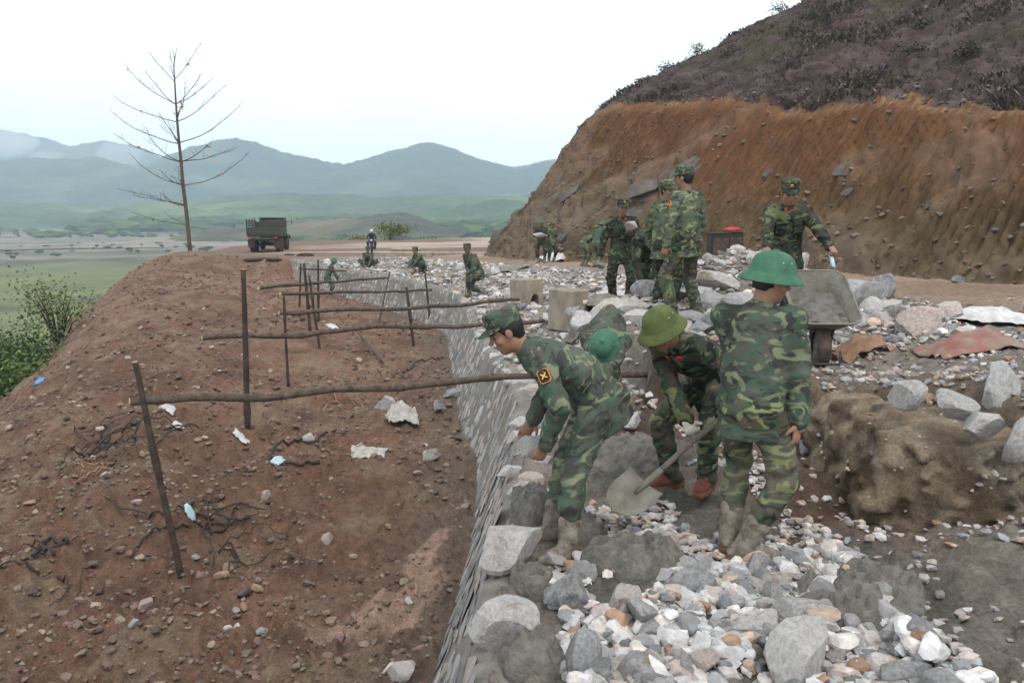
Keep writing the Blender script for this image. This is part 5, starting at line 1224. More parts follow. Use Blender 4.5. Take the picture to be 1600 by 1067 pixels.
sheet('paper_scrap', gp(575, 715), .50, .24, 'flat dirty white sheet of paper on the pit floor', 'sack', 'litter', -.15, .02, .04, 4)
sheet('cloth_sack', gp(1520, 548), .95, .62, 'flattened faded red and brown sack lying on gravel', 'redsack', 'sack', .1, .14, .05, 5)
sheet('plastic_sheet', gp(1545, 498), 1.3, .55, 'white plastic sheet spread behind the striped boulder', 'whiteplastic', 'sheet', -.1, .10, .08, 6)
sheet('plastic_sheet', gp(1438, 402), .9, .7, 'crumpled white plastic at the foot of the cut slope', 'whiteplastic', 'sheet', .2, .30, .22, 7)
sheet('cardboard_piece', gp(1345, 550), .55, .30, 'crumpled brown cardboard below the wheelbarrow wheel', 'card', 'litter', .2, .10, .10, 8)
sheet('plastic_sheet', gp(868, 408), 1.5, 1.4, 'white sheet folded on the stones near the far stone carrier', 'whiteplastic', 'sheet', .4, .25, .2, 9)
sheet('flat_sheet', gp(960, 482), .95, .8, 'pale flat slab like sheet on the rocks beside the concrete block', 'sack', 'sheet', .3, .08, .07, 10)
sheet('cement_bag', gp(930, 478), .7, .6, 'grey crumpled empty cement bag behind the near concrete block', 'steel', 'bag', .9, .10, .10, 11)
sheet('cement_bag', gp(790, 425), 1.5, 1.3, 'grey crumpled cement bag on the rubble left of the stone carrier', 'steel', 'bag', .5, .12, .12, 12)
for k, (px, py, lab, mt) in enumerate(((262, 640, 'scrap of white plastic caught on the roots beside the nearest stake', 'whiteplastic'), (281, 672, 'scrap of white plastic right of the dark roots', 'whiteplastic'), (297, 806, 'tiny pale blue bottle scrap on the pit dirt', 'grip'), (377, 687, 'short white strip at the foot of the straight stake', 'whiteplastic'), (435, 726, 'scrap of clear blue plastic inside the looped root', 'grip'),
        (62, 598, 'scrap of blue plastic far out on the embankment slope', 'bluebag'), (519, 512, 'scrap of white plastic below the third pole', 'whiteplastic'))):
    p = gp(px, py); sheet('plastic_scrap', p, .13 * p[1] / 7, .09 * p[1] / 7, lab, mt, 'litter', k, .05, .05, 20 + k, 8)
# ------------------------------------------------------------------ concrete channel blocks
def channel(px, py, Y, w, h, L, rz, label):
    root = None; W, H = w / 2, h; a = w * .27; hh = h * .52
    arch = [(a * math.cos(t), hh * .45 + hh * .55 * math.sin(t)) for t in np.linspace(math.pi, 0, 11)]
    poly = [(-W, 0), (-W, H - .02), (-W + .02, H), (W - .02, H), (W, H - .02), (W, 0), (a, 0)] + arch[::-1] + [(-a, 0)]
    n = len(poly); V = [(x, 0, z) for x, z in poly] + [(x, L, z) for x, z in poly]
    V = np.array(V, float); V += (fbm(V[:, 0] * 9, V[:, 1] * 9, V[:, 2] * 9, 2, 5)[:, None] - .5) * .02
    F = [tuple(range(n)), tuple(range(2 * n - 1, n - 1, -1))] + [((i + 1) % n, i, n + i, n + (i + 1) % n) for i in range(n)]
    p = gp(px, py); p[2] -= .04
    me = mesh('concrete_channel', V, F, M['concrete'], False); o = link('concrete_channel', me, None, p, (0, 0, rz)); return tag(o, label, 'concrete block')
_p = gp(889, 518); _b = MB().box((0, 0, 0), (.36, .62, .66), (0, 0, 0), .018, (.95, .95)).build('concrete_block', M['concrete'], None, False, _p + [0, .2, .27]); _b.rotation_euler = (0, 0, .65); tag(_b, 'solid old concrete block standing on the trench bank, the nearer of two', 'concrete block')
channel(836, 480, 16.4, .40, .60, .62, .60, 'old concrete channel block with arched opening in its end, farther of two')
def slab(px, py, Y, size, rz, label, mat='concrete', tilt=0):
    p = wp(px, py, Y); p[2] = gz(p[0], p[1]) + size[2] * .35; o = MB().box((0, 0, 0), size, (tilt, 0, 0), .02).build('concrete_slab', M[mat], None, False, p); o.rotation_euler = (0, 0, rz); return tag(o, label, 'slab')
slab(635, 394, 47, (2.9, 1.2, .35), .05, 'long pale concrete slab lying at the edge of the far road')
slab(634, 384, 52, (1.9, 1.0, .55), .2, 'grey concrete lump on the far road above the long slab', tilt=.15)
slab(690, 384, 52, (1.3, 1.2, .2), .5, 'small flat concrete slab near the foot of the hill on the far road')
# clod ledge at the far end of the pit
for k, (px, py, w) in enumerate(((402, 408, 40), (428, 408, 26), (452, 399, 16), (476, 400, 30))):
    p = gp(px, py); h = w * p[1] / FPX / 2
    o = stone(p, (h, h * .6, h * .38), 'dirt_clod', ('long dark clod of earth at the left end of the far ledge', 'dark clod of earth just left of the wall end', 'small dark clod above the wall end', 'flat dark clod behind the end of the wall')[k], 'clod', None, 0, (0, 0, .2)); o.data = mesh('clod', *rock_shape(900 + k, 3, 5), simple('dark_clod', (.055, .038, .030), .95, .3, 5), False)
# ------------------------------------------------------------------ stones in hands
def held(p, half, tint, label, rz=.3, va=3): return stone(p, half, 'held_stone', label, 'stone', None, tint, (.2, .1, rz), va, sink=.62)
held(wp(834, 694, 4.74), (.10, .085, .135), .75, 'white block of stone being set by the bending soldier', .2, 4)
A = INFO['P7']['A']['L'][2]; held(A + np.array([-.03, -.10, .09]), (.12, .10, .14), .95, 'brown pink stone carried by the walking soldier', .4, 8)
A = INFO['P7']['A']['R'][2]; held(A + np.array([-.01, -.02, -.15]), (.09, .08, .11), .05, 'dark stone hanging in the walking soldier\'s right hand', .4, 12)
A = (INFO['P10']['A']['L'][2] + INFO['P10']['A']['R'][2]) / 2; held(A + np.array([0, -.08, .06]), (.30, .14, .15), .4, 'pale grey stone held in both arms by the far soldier', .1, 16)
pole('thin_stick', G(829, 398, 32.5, .7), G(829, 345, 32.5, 2.2), .014, .012, 'thin upright stick beside the far soldier with the stone', 'stick', 41, .01, ends=False)
# ------------------------------------------------------------------ shovel
def build_shovel():
    tip, grip = wp(958, 802, 4.70), wp(1165, 622, 5.22); hand_ = INFO['P2']['A']['R'][2]
    d = nrm(grip - tip); root = empty('shovel', tip, 'muddy round pointed shovel held by the stooping soldier', 'shovel')
    bl = .29; b0 = tip; side = nrm(np.cross(d, [0, -.55, .85])); nn = np.cross(side, d)
    V, F = [], []; nu, nv = 15, 13
    for lay in (0, 1):
        for i in range(nu):
            t = i / (nu - 1); w = .125 * math.sqrt(max(0, 1 - (1 - min(t / .55, 1)) ** 2.0)) * (1 - .10 * max(0, t - .6)) + .012
            for j in range(nv):
                s_ = -1 + 2 * j / (nv - 1); V.append(b0 + d * (bl * t) + side * w * s_ + nn * (.045 * s_ * s_ * (.5 + .5 * t) + .02 * (1 - t) - .004 * lay) - b0)
    for i in range(nu - 1):
        for j in range(nv - 1):
            q = i * nv + j; F.append((q, q + 1, q + nv + 1, q + nv)); o = nu * nv; F.append((o + q + nv, o + q + nv + 1, o + q + 1, o + q))
    link('blade', mesh('blade', V, F, M['steel'], True), root)
    MB().tube([d * (bl - .10) + nn * .012, d * (bl + .02) + nn * .02, d * (bl + .12) + nn * .02], [.012, .022, .021], 10).build('socket', M['steel'], root, True)
    L = np.linalg.norm(grip - tip); pts = [d * lerp(bl + .08, L, t) + nn * (.02 + .008 * math.sin(t * 5)) for t in np.linspace(0, 1, 10)]
    MB().tube(pts, .0185, 10).build('handle', M['handlewood'], root, True)
build_shovel()
# ------------------------------------------------------------------ wheelbarrow, tipped forward
def build_barrow():
    ax, gzz, R = BAX, BGZ, .20
    root = empty('wheelbarrow', (ax[0], ax[1], gzz), 'mortar caked steel wheelbarrow tipped forward, loaded with wet mortar', 'wheelbarrow')
    o0 = ax - np.array(root.location); rt, back, up = BRT, BBK, BUP
    def q(a, b, c): return o0 + rt * a + back * b + up * c
    w = MB(); w.lathe([(R * .62, -.05), (R * .85, -.055), (R * .97, -.035), (R, 0), (R * .97, .035), (R * .85, .055), (R * .62, .05)], 28, o0, rt, Z); wh = w.build('wheel', M['rubber'], root, True)
    MB().lathe([(.0, -.045), (.03, -.045), (.03, -.02), (R * .64, -.03), (R * .64, .03), (.03, .02), (.03, .045), (0, .045)], 20, o0, rt, Z).build('rim', M['steel'], wh, True)
    for s in (-1, 1):
        MB().tube([q(s * .085, 0, 0), q(s * .11, .12, .02), q(s * .19, .45, .03), q(s * .28, .85, .10), q(s * .30, 1.05, .14)], .017, 8).build('frame_rail', M['darksteel'], root, True)
        MB().tube([q(s * .30, 1.0, .13), q(s * .31, 1.20, .16)], .021, 10).build('handle_grip', M['grip'], root, True)
        MB().tube([q(s * .23, .62, .04), q(s * .25, .70, -.30), q(s * .25, .80, -.31), q(s * .26, .88, .08)], .013, 8).build('leg', M['darksteel'], root, True)
        MB().tube([q(s * .085, 0, 0), q(s * .10, .06, .16), q(s * .16, .15, .26)], .014, 8).build('wheel_brace', M['darksteel'], root, True)
    MB().tube([q(-.11, -.20, .12), q(-.12, -.24, 0), q(.12, -.24, 0), q(.11, -.20, .12)], .014, 8).build('nose_guard', M['darksteel'], root, True)
    # tray: rounded hopper
    def ring(hw, b0, b1, hz0, hz1, rad, n=6):
        P = []
        for cx, cy, a0 in ((hw - rad, b1 - rad, 0), (-hw + rad, b1 - rad, 90), (-hw + rad, b0 + rad, 180), (hw - rad, b0 + rad, 270)):
            for k in range(n + 1):
                a = math.radians(a0 + 90 * k / n); x, y = cx + rad * math.cos(a), cy + rad * math.sin(a); P.append(q(x, y, lerp(hz0, hz1, (y - b0) / (b1 - b0))))
        return P
    rings = [ring(.14, .14, .50, .07, .06, .06), ring(.18, .09, .57, .11, .10, .07), ring(.235, -.02, .66, .24, .22, .10), ring(.285, -.09, .72, .34, .30, .12)]
    m = len(rings[0]); V = [p for r_ in rings for p in r_]; F = [tuple(range(m))]
    for i in range(3): F += [(i * m + k, i * m + (k + 1) % m, (i + 1) * m + (k + 1) % m, (i + 1) * m + k) for k in range(m)]
    inner = [ring(.276, -.08, .71, .338, .298, .115), ring(.227, -.012, .652, .245, .225, .095), ring(.174, .095, .565, .122, .11, .065)]
    o = len(V); V += [p for r_ in inner for p in r_]; F += [(3 * m + k, 3 * m + (k + 1) % m, o + (k + 1) % m, o + k) for k in range(m)]
    for i in range(2): F += [(o + i * m + k, o + i * m + (k + 1) % m, o + (i + 1) * m + (k + 1) % m, o + (i + 1) * m + k) for k in range(m)]
    F += [tuple(o + 2 * m + k for k in range(m))]
    tr = link('tray', mesh('tray', V, F, M['steel'], False), root); rp = ring(.288, -.094, .724, .342, .302, .12); MB().tube(rp + [rp[0]], .011, 8).build('rim_roll', M['steel'], tr, True)
    n = 26; g = np.linspace(-1, 1, n); U, W_ = np.meshgrid(g, g, indexing='ij'); r_ = np.maximum(np.abs(U), np.abs(W_)) / (np.hypot(U, W_) + 1e-9); r_ = np.where(np.hypot(U, W_) < 1e-6, 1, r_)
    sx = U * (.6 + .4 * r_); sy = W_ * (.6 + .4 * r_); H = .20 + .10 * np.clip(-sy, -1, 1) * .6 + (fbm(sx * 3, sy * 3, o=3, s=4) - .5) * .07 + .03 * (1 - sx ** 2)
    V = [q(a * .228, .30 + b * .32, h) for a, b, h in zip(sx.ravel(), sy.ravel(), H.ravel())]; i = np.arange(n - 1)[:, None] * n + np.arange(n - 1)[None, :]
    o = link('mortar_load', mesh('mortar_load', np.array(V) + np.array(root.location), np.stack([i, i + n, i + n + 1, i + 1], -1).reshape(-1, 4), M['mortar'], True)); tag(o, 'heap of wet grey mortar inside the wheelbarrow tray', 'mortar')
build_barrow()
# ------------------------------------------------------------------ fresh mortar on the ground
def mortar_heap(px, py, w, d, h, label, seed):
    c = gp(px, py); n = 84; u, v = np.meshgrid(np.linspace(-1, 1, n), np.linspace(-1, 1, n), indexing='ij'); rr = np.hypot(u, v); an = np.arctan2(v, u)
    edge = .72 + .26 * fbm(np.cos(an) * 1.6 + seed, np.sin(an) * 1.6, o=2, s=seed); X, Y = c[0] + u * w / 2, c[1] + v * d / 2
    k = np.clip(1 - (rr / edge) ** 2, -1, 1); hz = np.where(k > 0, h * np.sqrt(np.maximum(k, 0)) * (.55 + .9 * fbm(u * 2.6 + seed, v * 2.6, o=3, s=seed)), k * .25)
    lump = 1 - np.abs(2 * fbm(X * 7 + seed, Y * 7, o=3, s=seed + 3) - 1); hz = hz + ((lump - .55) * .11 + (fbm(X * 22, Y * 22, o=2, s=seed + 4) - .5) * .05) * np.clip(k * 4, 0, 1)
    zz = ground_z(X.ravel(), Y.ravel(), False).reshape(X.shape) + hz + .012
    V = np.stack([X, Y, zz], -1).reshape(-1, 3) - c; i = np.arange(n - 1)[:, None] * n + np.arange(n - 1)[None, :]
    o = link('mortar_heap', mesh('mortar_heap', V, np.stack([i, i + n, i + n + 1, i + 1], -1).reshape(-1, 4), M['mortar'], False), None, c); tag(o, label, 'mortar')
mortar_heap(1000, 722, .95, .9, .12, 'broad heap of wet mortar behind the shovel blade', 3)
mortar_heap(830, 800, .50, .75, .13, 'rough wet mortar spread on the wall under the bending soldier', 4)
mortar_heap(985, 872, .75, .6, .11, 'lumpy wet mortar patch between the two boots and the gravel', 5)
mortar_heap(835, 925, .30, .35, .09, 'small mortar bed between the two large edge stones', 6)
mortar_heap(838, 1040, .38, .42, .10, 'mortar bed beside the upright block at the bottom edge', 7)
mortar_heap(1330, 930, .8, .8, .06, 'mortar splashed over the low dirt bank at right', 8)
mortar_heap(900, 830, .45, .4, .08, 'wet mortar trodden under the bending soldier\'s boots', 9)
# ------------------------------------------------------------------ black crates by the slope
def crate(px, py, Y, size, rz, label):
    p = wp(px, py, Y); p[2] = gz(p[0], p[1]); root = empty('black_crate', p, label, 'crate', rz=rz); w, d, h = size
    MB().box((0, 0, h / 2), (w, d, h), bev=.03).build('body', M['blackbox'], root); MB().box((0, -d / 2 - .004, h / 2), (w * .84, .02, h * .78)).build('front_panel', M['rubber'], root); MB().box((0, 0, h + .012), (w * 1.03, d * 1.03, .03), bev=.01).build('lid', M['blackbox'], root)
crate(1121, 395, 24.5, (.55, .5, 1.15), .1, 'left black crate standing behind the rock heap'); crate(1144, 395, 25.0, (.5, .5, 1.15), .05, 'right black crate with red cloth on top behind the rock heap')
p = wp(1144, 372, 25.0); p[2] = gz(p[0], p[1]) + 1.19; sheet('red_cloth', p, .55, .5, 'crumpled red cloth lying on the right black crate', 'red', 'cloth', 0, .08, .08, 15, 12, drape=False)

# ------------------------------------------------------------------ the broken edge of the old road: a lump of conglomerate
def build_ledge():
    A_, B_, C_ = np.array([2.58, 6.0, -1.56]), np.array([2.60, 4.95, -1.60]), np.array([4.2, 4.75, -1.62])
    Fd = Field(np.array([2.0, 3.6, -2.3]), np.array([5.0, 6.9, -.9]), .024)
    Fd.cone(A_, B_, .34, .36, .1); Fd.cone(B_, C_, .36, .34, .12); Fd.cone(B_ - [0, 0, .3], C_ - [0, 0, .3], .40, .38, .12); Fd.cone(A_ - [0, 0, .3], B_ - [0, 0, .3], .38, .40, .12); Fd.cone(A_ + [.0, .25, -.1], A_ + [.5, .5, -.1], .25, .25, .1)
    P = np.stack(np.meshgrid(*Fd.ax, indexing='ij'), -1).reshape(-1, 3); m = np.abs(Fd.D.ravel()) < .25; Q = P[m]; D = Fd.D.ravel()
    D[m] += ((fbm(Q[:, 0] * 3, Q[:, 1] * 3, Q[:, 2] * 3, 3, 5) - .5) * .34 + (1 - np.abs(2 * fbm(Q[:, 0] * 8, Q[:, 1] * 8, Q[:, 2] * 8, 2, 6) - 1) - .6) * .12 + (vn(Q[:, 0] * 21, Q[:, 1] * 21, Q[:, 2] * 21, 12) - .5) * .035).astype(np.float32); Fd.D = D.reshape(Fd.D.shape)
    Fd.D = np.maximum(Fd.D, (Fd.ax[2][None, None, :] + 1.31 - .04 * np.sin(Fd.ax[1] * 5)[None, :, None]).astype(np.float32))
    V, F = Fd.nets(); n = fbm(V[:, 0] * 5, V[:, 1] * 5, V[:, 2] * 5, 3, 8); n2 = fbm(V[:, 0] * 2, V[:, 1] * 2, V[:, 2] * 2, 2, 9)
    C = lerp(np.array([.11, .075, .050]), np.array([.28, .215, .150]), sst(.3, .65, n)[:, None]); C = lerp(C, np.array([.17, .155, .13]), sst(.5, .7, n2)[:, None] * .7)
    tag(link('earth_ledge', mesh('earth_ledge', V, F, M['dirt'], True, cols=C)), kind='structure')
    i = RNG.choice(len(V), 420); nz = V[i]; scatter_stuff('ledge_pebbles', nz, .010 + .035 * RNG.beta(1, 3, 420), lime(420, (1, 1, 1, .6, 2, 3, 3, 3)) * .8, 'mixed pebbles bedded in the broken earth ledge', 'pebbles', PEB2, sink=.6)
build_ledge()

# the row of boulders rests on top of the ledge
for key, px, py, Y_, sc in (('left end of the row', 1423, 612, 5.0, 1.0), ('second from left', 1490, 634, 4.85, 1.0), ('leaning in the row', 1538, 658, 4.70, 1.1), ('at the back of the row', 1562, 604, 5.25, 1.1), ('right end of the row', 1590, 688, 4.6, 1.0)):
    for o in COL.objects:
        if key in o.get('label', '') and o.name.startswith('boulder'):
            o.location = [float(v) for v in wp(px, py, Y_)]; w_ = {'left': 68, 'seco': 84, 'lean': 80, 'at t': 96, 'righ': 78}[key[:4]] * Y_ / FPX / 2; k_ = w_ / o.scale.x; o.scale = [v * k_ for v in o.scale]; o['tint'] = max(o['tint'], .55)
# ------------------------------------------------------------------ the bare tree
def build_tree():
    rg = np.random.default_rng(5); b = wp(297, 388, 50.0); b[2] = gz(b[0], 50.0) - .2
    root = empty('bare_tree', b, 'tall thin leafless tree with whorled branches on the embankment edge', 'tree')
    px = [(297, 388), (291, 330), (286, 290), (283, 253), (280, 225), (277, 190), (275, 163), (273, 127), (272, 100), (277, 72)]
    P = np.array([wp(*p, 50.0) for p in px]); P[0] = b; P = catmull(P, 6); L = np.linspace(0, 1, len(P))
    MB().tube(P - b, .115 * (1 - L) ** .85 + .010, 9).build('trunk', M['treebark'], root, True)
    def limb(o, az, el, ln, r, name='branch'):
        pts = [o]; d = np.array([math.cos(az) * math.cos(el), math.sin(az) * math.cos(el), math.sin(el)]); n = 11; tw = []
        for k in range(n):
            d = nrm(d + np.array([rg.normal() * .06, rg.normal() * .06, .035 + rg.normal() * .045])); pts.append(pts[-1] + d * ln / n)
            if k > 2 and rg.uniform() < .95: tw.append((pts[-1], d, ln * rg.uniform(.14, .34) * (1.15 - k / n)))
        br = MB().tube([p - b for p in pts], np.linspace(r, .010, n + 1), 6).build(name, M['treebark'], root, True); mb = MB()
        for p, d, l in tw:
            s = nrm(np.cross(d, Z) * rg.choice([-1, 1]) * .7 + d * .7 + Z * rg.uniform(-.1, .5)); q = p + s * l * .5; e = q + nrm(s + Z * .25) * l * .5
            mb.tube([p - b, q - b, e - b], [.010, .008, .005], 4)
            if rg.uniform() < .5: mb.tube([q - b, q + nrm(s + rg.normal(size=3) * .5) * l * .4 - b], [.009, .005], 4)
        if tw: tag(mb.build('twig', M['treebark'], br, True), kind='stuff')
        return pts
    tips = []
    for (py, n, ln, el) in ((352, 2, 3.4, .12), (322, 3, 3.8, .10), (290, 4, 4.2, .10), (253, 4, 4.6, .12), (225, 4, 4.4, .24), (190, 4, 3.9, .30), (163, 4, 3.4, .42), (127, 3, 2.7, .55), (108, 2, 1.5, .95)):
        i = int(np.argmin(np.abs(P[:, 2] - wp(280, py, 50.0)[2]))); az0 = rg.uniform(0, 6.28) if py not in (352, 322) else 2.6
        if py == 290: az0 = .25
        for k in range(n):
            pts = limb(P[i] + Z * rg.normal() * .05, az0 + 2 * math.pi * k / n * (1 if py not in (352, 322) else .45) + rg.normal() * .15, el + rg.normal() * .08, ln * rg.uniform(.75, 1.08), .033 * (ln / 4.4)); tips.append(pts[int(rg.integers(5, 11))])
    for k in range(12):
        p = tips[int(rg.integers(0, len(tips)))]; mb = MB()
        for j in range(3):
            v = rg.normal(size=3) * .12; w = nrm(np.cross(v, rg.normal(size=3))) * .05; mb.add([p - b, p + v * .5 + w - b, p + v - b, p + v * .5 - w - b], [(0, 1, 2, 3)])
        mb.build('dry_leaf', M['leafred'], root)
build_tree()
# ------------------------------------------------------------------ leafy bushes
LEAF = colmat('leaf', .7, 9, .3, 30, 0, spec=.3)
def bush(name, c, w, h, n, leaf, cols, label, cat='bush', seed=1, stems=7, dens=.45):
    rg = np.random.default_rng(seed); root = empty(name, c, label, cat); c = np.asarray(c, float); st = MB(); cen = []
    for k in range(stems):
        a = rg.uniform(0, 6.28); e = np.array([math.cos(a) * w * rg.uniform(.05, .5), math.sin(a) * w * rg.uniform(.05, .4), h * rg.uniform(.45, 1)]); m = e * .5 + np.array([0, 0, h * .1])
        st.tube([(0, 0, -.2), m, e], [.03 * h / 2, .02 * h / 2, .006], 5); cen += [e, lerp(m, e, .5), m + rg.normal(size=3) * w * .08]
    st.build('stem', M['root'], root, True); cen = np.array(cen); i = rg.integers(0, len(cen), n)
    p = cen[i] + rg.normal(size=(n, 3)) * np.array([w, w, h]) * dens * .26; p[:, 2] = np.maximum(p[:, 2], -.1)
    d = rg.normal(size=(n, 3)); d /= np.linalg.norm(d, axis=1)[:, None]; d[:, 2] = d[:, 2] * .6 + .1; s = np.cross(d, rg.normal(size=(n, 3))); s /= np.linalg.norm(s, axis=1)[:, None]; L = leaf * rg.uniform(.6, 1.4, n)[:, None]
    V = np.stack([p, p + d * L * .5 + s * L * .28, p + d * L, p + d * L * .5 - s * L * .28], 1).reshape(-1, 3)
    C = np.repeat(np.array(cols)[rg.integers(0, len(cols), n)] * rg.uniform(.6, 1.4, (n, 1)), 4, 0)
    link('foliage', mesh('foliage', V, np.arange(4 * n).reshape(-1, 4), LEAF, False, cols=C), root)
GRN = [(.05, .10, .02), (.08, .13, .03), (.035, .075, .018), (.10, .15, .04)]
def bp(px, py, Y):
    p = wp(px, py, Y); p[2] = max(gz(p[0], p[1]), VZ); return p
bush('leafy_bush', bp(22, 600, 22), 3.0, 1.7, 5200, .10, [(.03, .06, .015), (.05, .085, .02), (.025, .05, .012)], 'dense green bush rising at the left edge of the picture', seed=1, stems=12)
bush('leafy_bush', bp(-30, 620, 19), 3.0, 1.5, 3000, .12, GRN, 'dark green bush cut by the left picture edge below the dense one', seed=2, stems=12)
bush('sparse_shrub', bp(92, 520, 27), 2.4, 2.2, 1500, .12, [(.12, .15, .05), (.08, .11, .03), (.16, .17, .07)], 'sparse pale green shrub on the slope right of the dense bush', seed=3, stems=14, dens=.5)
bush('leafy_bush', bp(606, 372, 92), 5.0, 1.5, 1300, .26, [(.10, .13, .03), (.16, .15, .04), (.07, .10, .03)], 'yellow green bush behind the motorcycle at the road edge', seed=4, stems=10)
bush('leafy_bush', bp(560, 372, 94), 4.0, 1.0, 700, .24, [(.16, .14, .04), (.10, .11, .03)], 'low yellowish bush left of the motorcycle at the road edge', seed=5)
bush('leafy_bush', bp(652, 368, 98), 4.0, 1.0, 500, .24, GRN, 'low green bush right of the larger one at the road edge', seed=6)
HS = [(.045, .05, .018), (.06, .055, .03), (.035, .045, .015), (.075, .055, .04)]
k = 0
for u, v, w, h in ((12, 8, 1.2, .9), (14, 12, 1.3, 1.0), (17, 9, 1.0, .8), (20, 14, 1.4, 1.0), (23, 8.5, 1.0, .8), (26, 9, 1.1, .8), (29, 12, 1.2, .9), (33, 10, 1.3, .9), (37, 13, 1.2, .8), (41, 11, 1.2, .8), (45, 9.5, 1.2, .8), (48, 12, 1.3, .9), (51, 9.5, 1.1, .8), (53, 13, 1.5, 1.1), (55, 18, 1.6, 1.2), (57, 22, 1.7, 1.3), (52, 8.6, 1.0, .7), (10, 15, 1.4, 1.0), (24, 18, 1.5, 1.1), (16, 19, 1.5, 1.2)):
    X, Y_, Z_, *_ = hill_point(np.array([float(u)]), np.array([float(v)])); k += 1
    bush('hill_shrub', (X[0], Y_[0], Z_[0] - .1), w, h * .6, 420, .11, HS, 'low dark shrub growing on the purple brown hilltop', 'shrub', 40 + k, 8, .6)
hs = [o for o in COL.objects if o.name.startswith('hill_shrub')]
for o in hs: o['group'] = 'shrubs on the uncut hill'
name_each(hs, 'shrub on purple hilltop', 'up the slope', 10, lambda o: o.location.z)
# ------------------------------------------------------------------ woods in the valley: one mass of crowns
def build_woods():
    Vs, Fs, Cs = [], [], []; of = 0; rg = np.random.default_rng(3)
    bands = [(800, (560, 860), (560, 820), (4, 7)), (700, (150, 620), (720, 1000), (4, 8)), (200, (-100, 400), (560, 800), (.8, 1.8)), (260, (420, 760), (420, 600), (1.0, 2.6)), (70, (-60, 330), (300, 460), (.3, .8))]
    for n, pxr, yr, sz in bands:
        for k in range(n):
            Y = rg.uniform(*yr); X = (rg.uniform(*pxr) - 800) / FPX * Y
            if vn(np.array([X * .02]), np.array([Y * .03]), s=7)[0] < .42: continue
            s = rg.uniform(*sz); V, F = PEB2[int(rg.integers(0, 10))]; V = ICO[2][0] * (1 + .95 * (vn(ICO[2][0][:, 0] * 2.6 + k, ICO[2][0][:, 1] * 2.6, ICO[2][0][:, 2] * 2.6, k % 30)[:, None] - .5)); F = ICO[2][1]
            Vs.append(V * np.array([s * rg.uniform(1.2, 4.0), s, s * rg.uniform(.6, 1.1)]) + [X, Y, VZ + s * .45 + .6]); Fs.append(F + of); of += len(V); Cs.append(np.repeat((np.array([(.045, .075, .025), (.07, .105, .035), (.035, .06, .025)])[int(rg.integers(0, 3))] * rg.uniform(.7, 1.3))[None], len(V), 0))
    tag(link('far_woods', mesh('far_woods', np.vstack(Vs), np.vstack(Fs), M['forest'], False, cols=np.vstack(Cs))), 'far off scrub and woodland crowns across the valley floor', 'woods', kind='stuff')
build_woods()
# ------------------------------------------------------------------ lorry seen from behind
def build_truck():
    c = wp(412, 384, 63.0); c[2] = gz(c[0], c[1]); rz = .13
    t = empty('army_truck', c, 'dark green six wheeled army truck parked on the embankment, seen from behind', 'truck', rz=rz); tm = M['truck']
    def wheel(x, y, r=.56, w=.34):
        o = MB().lathe([(r * .55, -w / 2), (r * .9, -w / 2), (r, -w * .32), (r, w * .32), (r * .9, w / 2), (r * .55, w / 2)], 22, (x, y, r), (1, 0, 0), Z).build('wheel', M['rubber'], t, True)
        MB().lathe([(0, -w * .2), (r * .3, -w * .3), (r * .56, -w * .45), (r * .56, w * .45), (r * .3, w * .3), (0, w * .2)], 16, (x, y, r), (1, 0, 0), Z).build('hub', tm, o, True)
    for s in (-1, 1):
        for y in (1.0, 2.3, 5.4): wheel(s * .95, y)
    MB().box((0, 3.2, .95), (.9, 6.2, .22), bev=.03).build('chassis', M['darksteel'], t)
    for y in (1.0, 2.3, 5.4): MB().cyl((-.85, y, .56), (.85, y, .56), .09, 10).build('axle', M['darksteel'], t)
    MB().box((0, 1.85, 1.28), (2.4, 3.8, .14), bev=.02).build('bed_floor', tm, t)
    tg = MB().box((0, -.06, 1.62), (2.4, .07, .56), bev=.015).build('tailgate', tm, t)
    for x in (-.9, -.3, .3, .9): MB().box((x, -.115, 1.62), (.07, .05, .52)).build('rib', tm, tg)
    for s in (-1, 1):
        sd = MB().box((s * 1.2, 1.85, 1.62), (.06, 3.8, .54), bev=.015).build('bed_side', tm, t)
        for k in range(3): MB().box((s * 1.2, 1.85, 2.02 + k * .17), (.04, 3.8, .10)).build('side_slat', tm, t)
        for y in (.05, 1.3, 2.55, 3.7): MB().box((s * 1.2, y, 2.1), (.07, .07, .95)).build('stanchion', tm, t)
        MB().box((s * .95, .28, .72), (.5, .03, .62)).build('mud_flap', M['rubber'], t); MB().box((s * .95, 1.65, 1.2), (.5, 2.3, .05)).build('mudguard', tm, t)
        MB().box((s * .98, -.10, 1.14), (.22, .06, .12)).build('tail_lamp', M['red'], t)
        mr = MB().box((s * 1.42, 5.6, 2.2), (.06, .05, .34)).build('mirror', M['darksteel'], t)
        MB().box((s * 1.0, 5.5, 1.18), (.46, 1.5, .08), bev=.03).build('front_wing', tm, t)
    MB().box((0, 3.72, 1.8), (2.36, .07, .9)).build('headboard', tm, t)
    cab = MB().box((0, 4.85, 1.75), (2.1, 1.5, 1.5), bev=.10, taper=(.93, .9)).build('cab', tm, t); MB().box((0, 4.08, 2.2), (1.3, .05, .42)).build('rear_window', M['glass'], cab)
    for s in (-1, 1): MB().box((s * 1.03, 4.95, 2.12), (.05, .75, .42)).build('side_window', M['glass'], cab)
    MB().box((0, 4.85, 2.56), (1.9, 1.45, .14), bev=.06).build('cab_roof', tm, cab)
    MB().box((0, 6.2, 1.35), (1.3, 1.4, .72), bev=.10).build('bonnet', tm, t); MB().box((0, 7.0, .95), (2.2, .16, .26), bev=.03).build('front_bumper', tm, t); MB().box((0, -.02, 1.06), (1.9, .12, .16), bev=.02).build('rear_crossbar', M['darksteel'], t)
    MB().cyl((.35, .25, .95), (.35, .55, .95), .08).build('spare_hook', M['darksteel'], t)
build_truck()
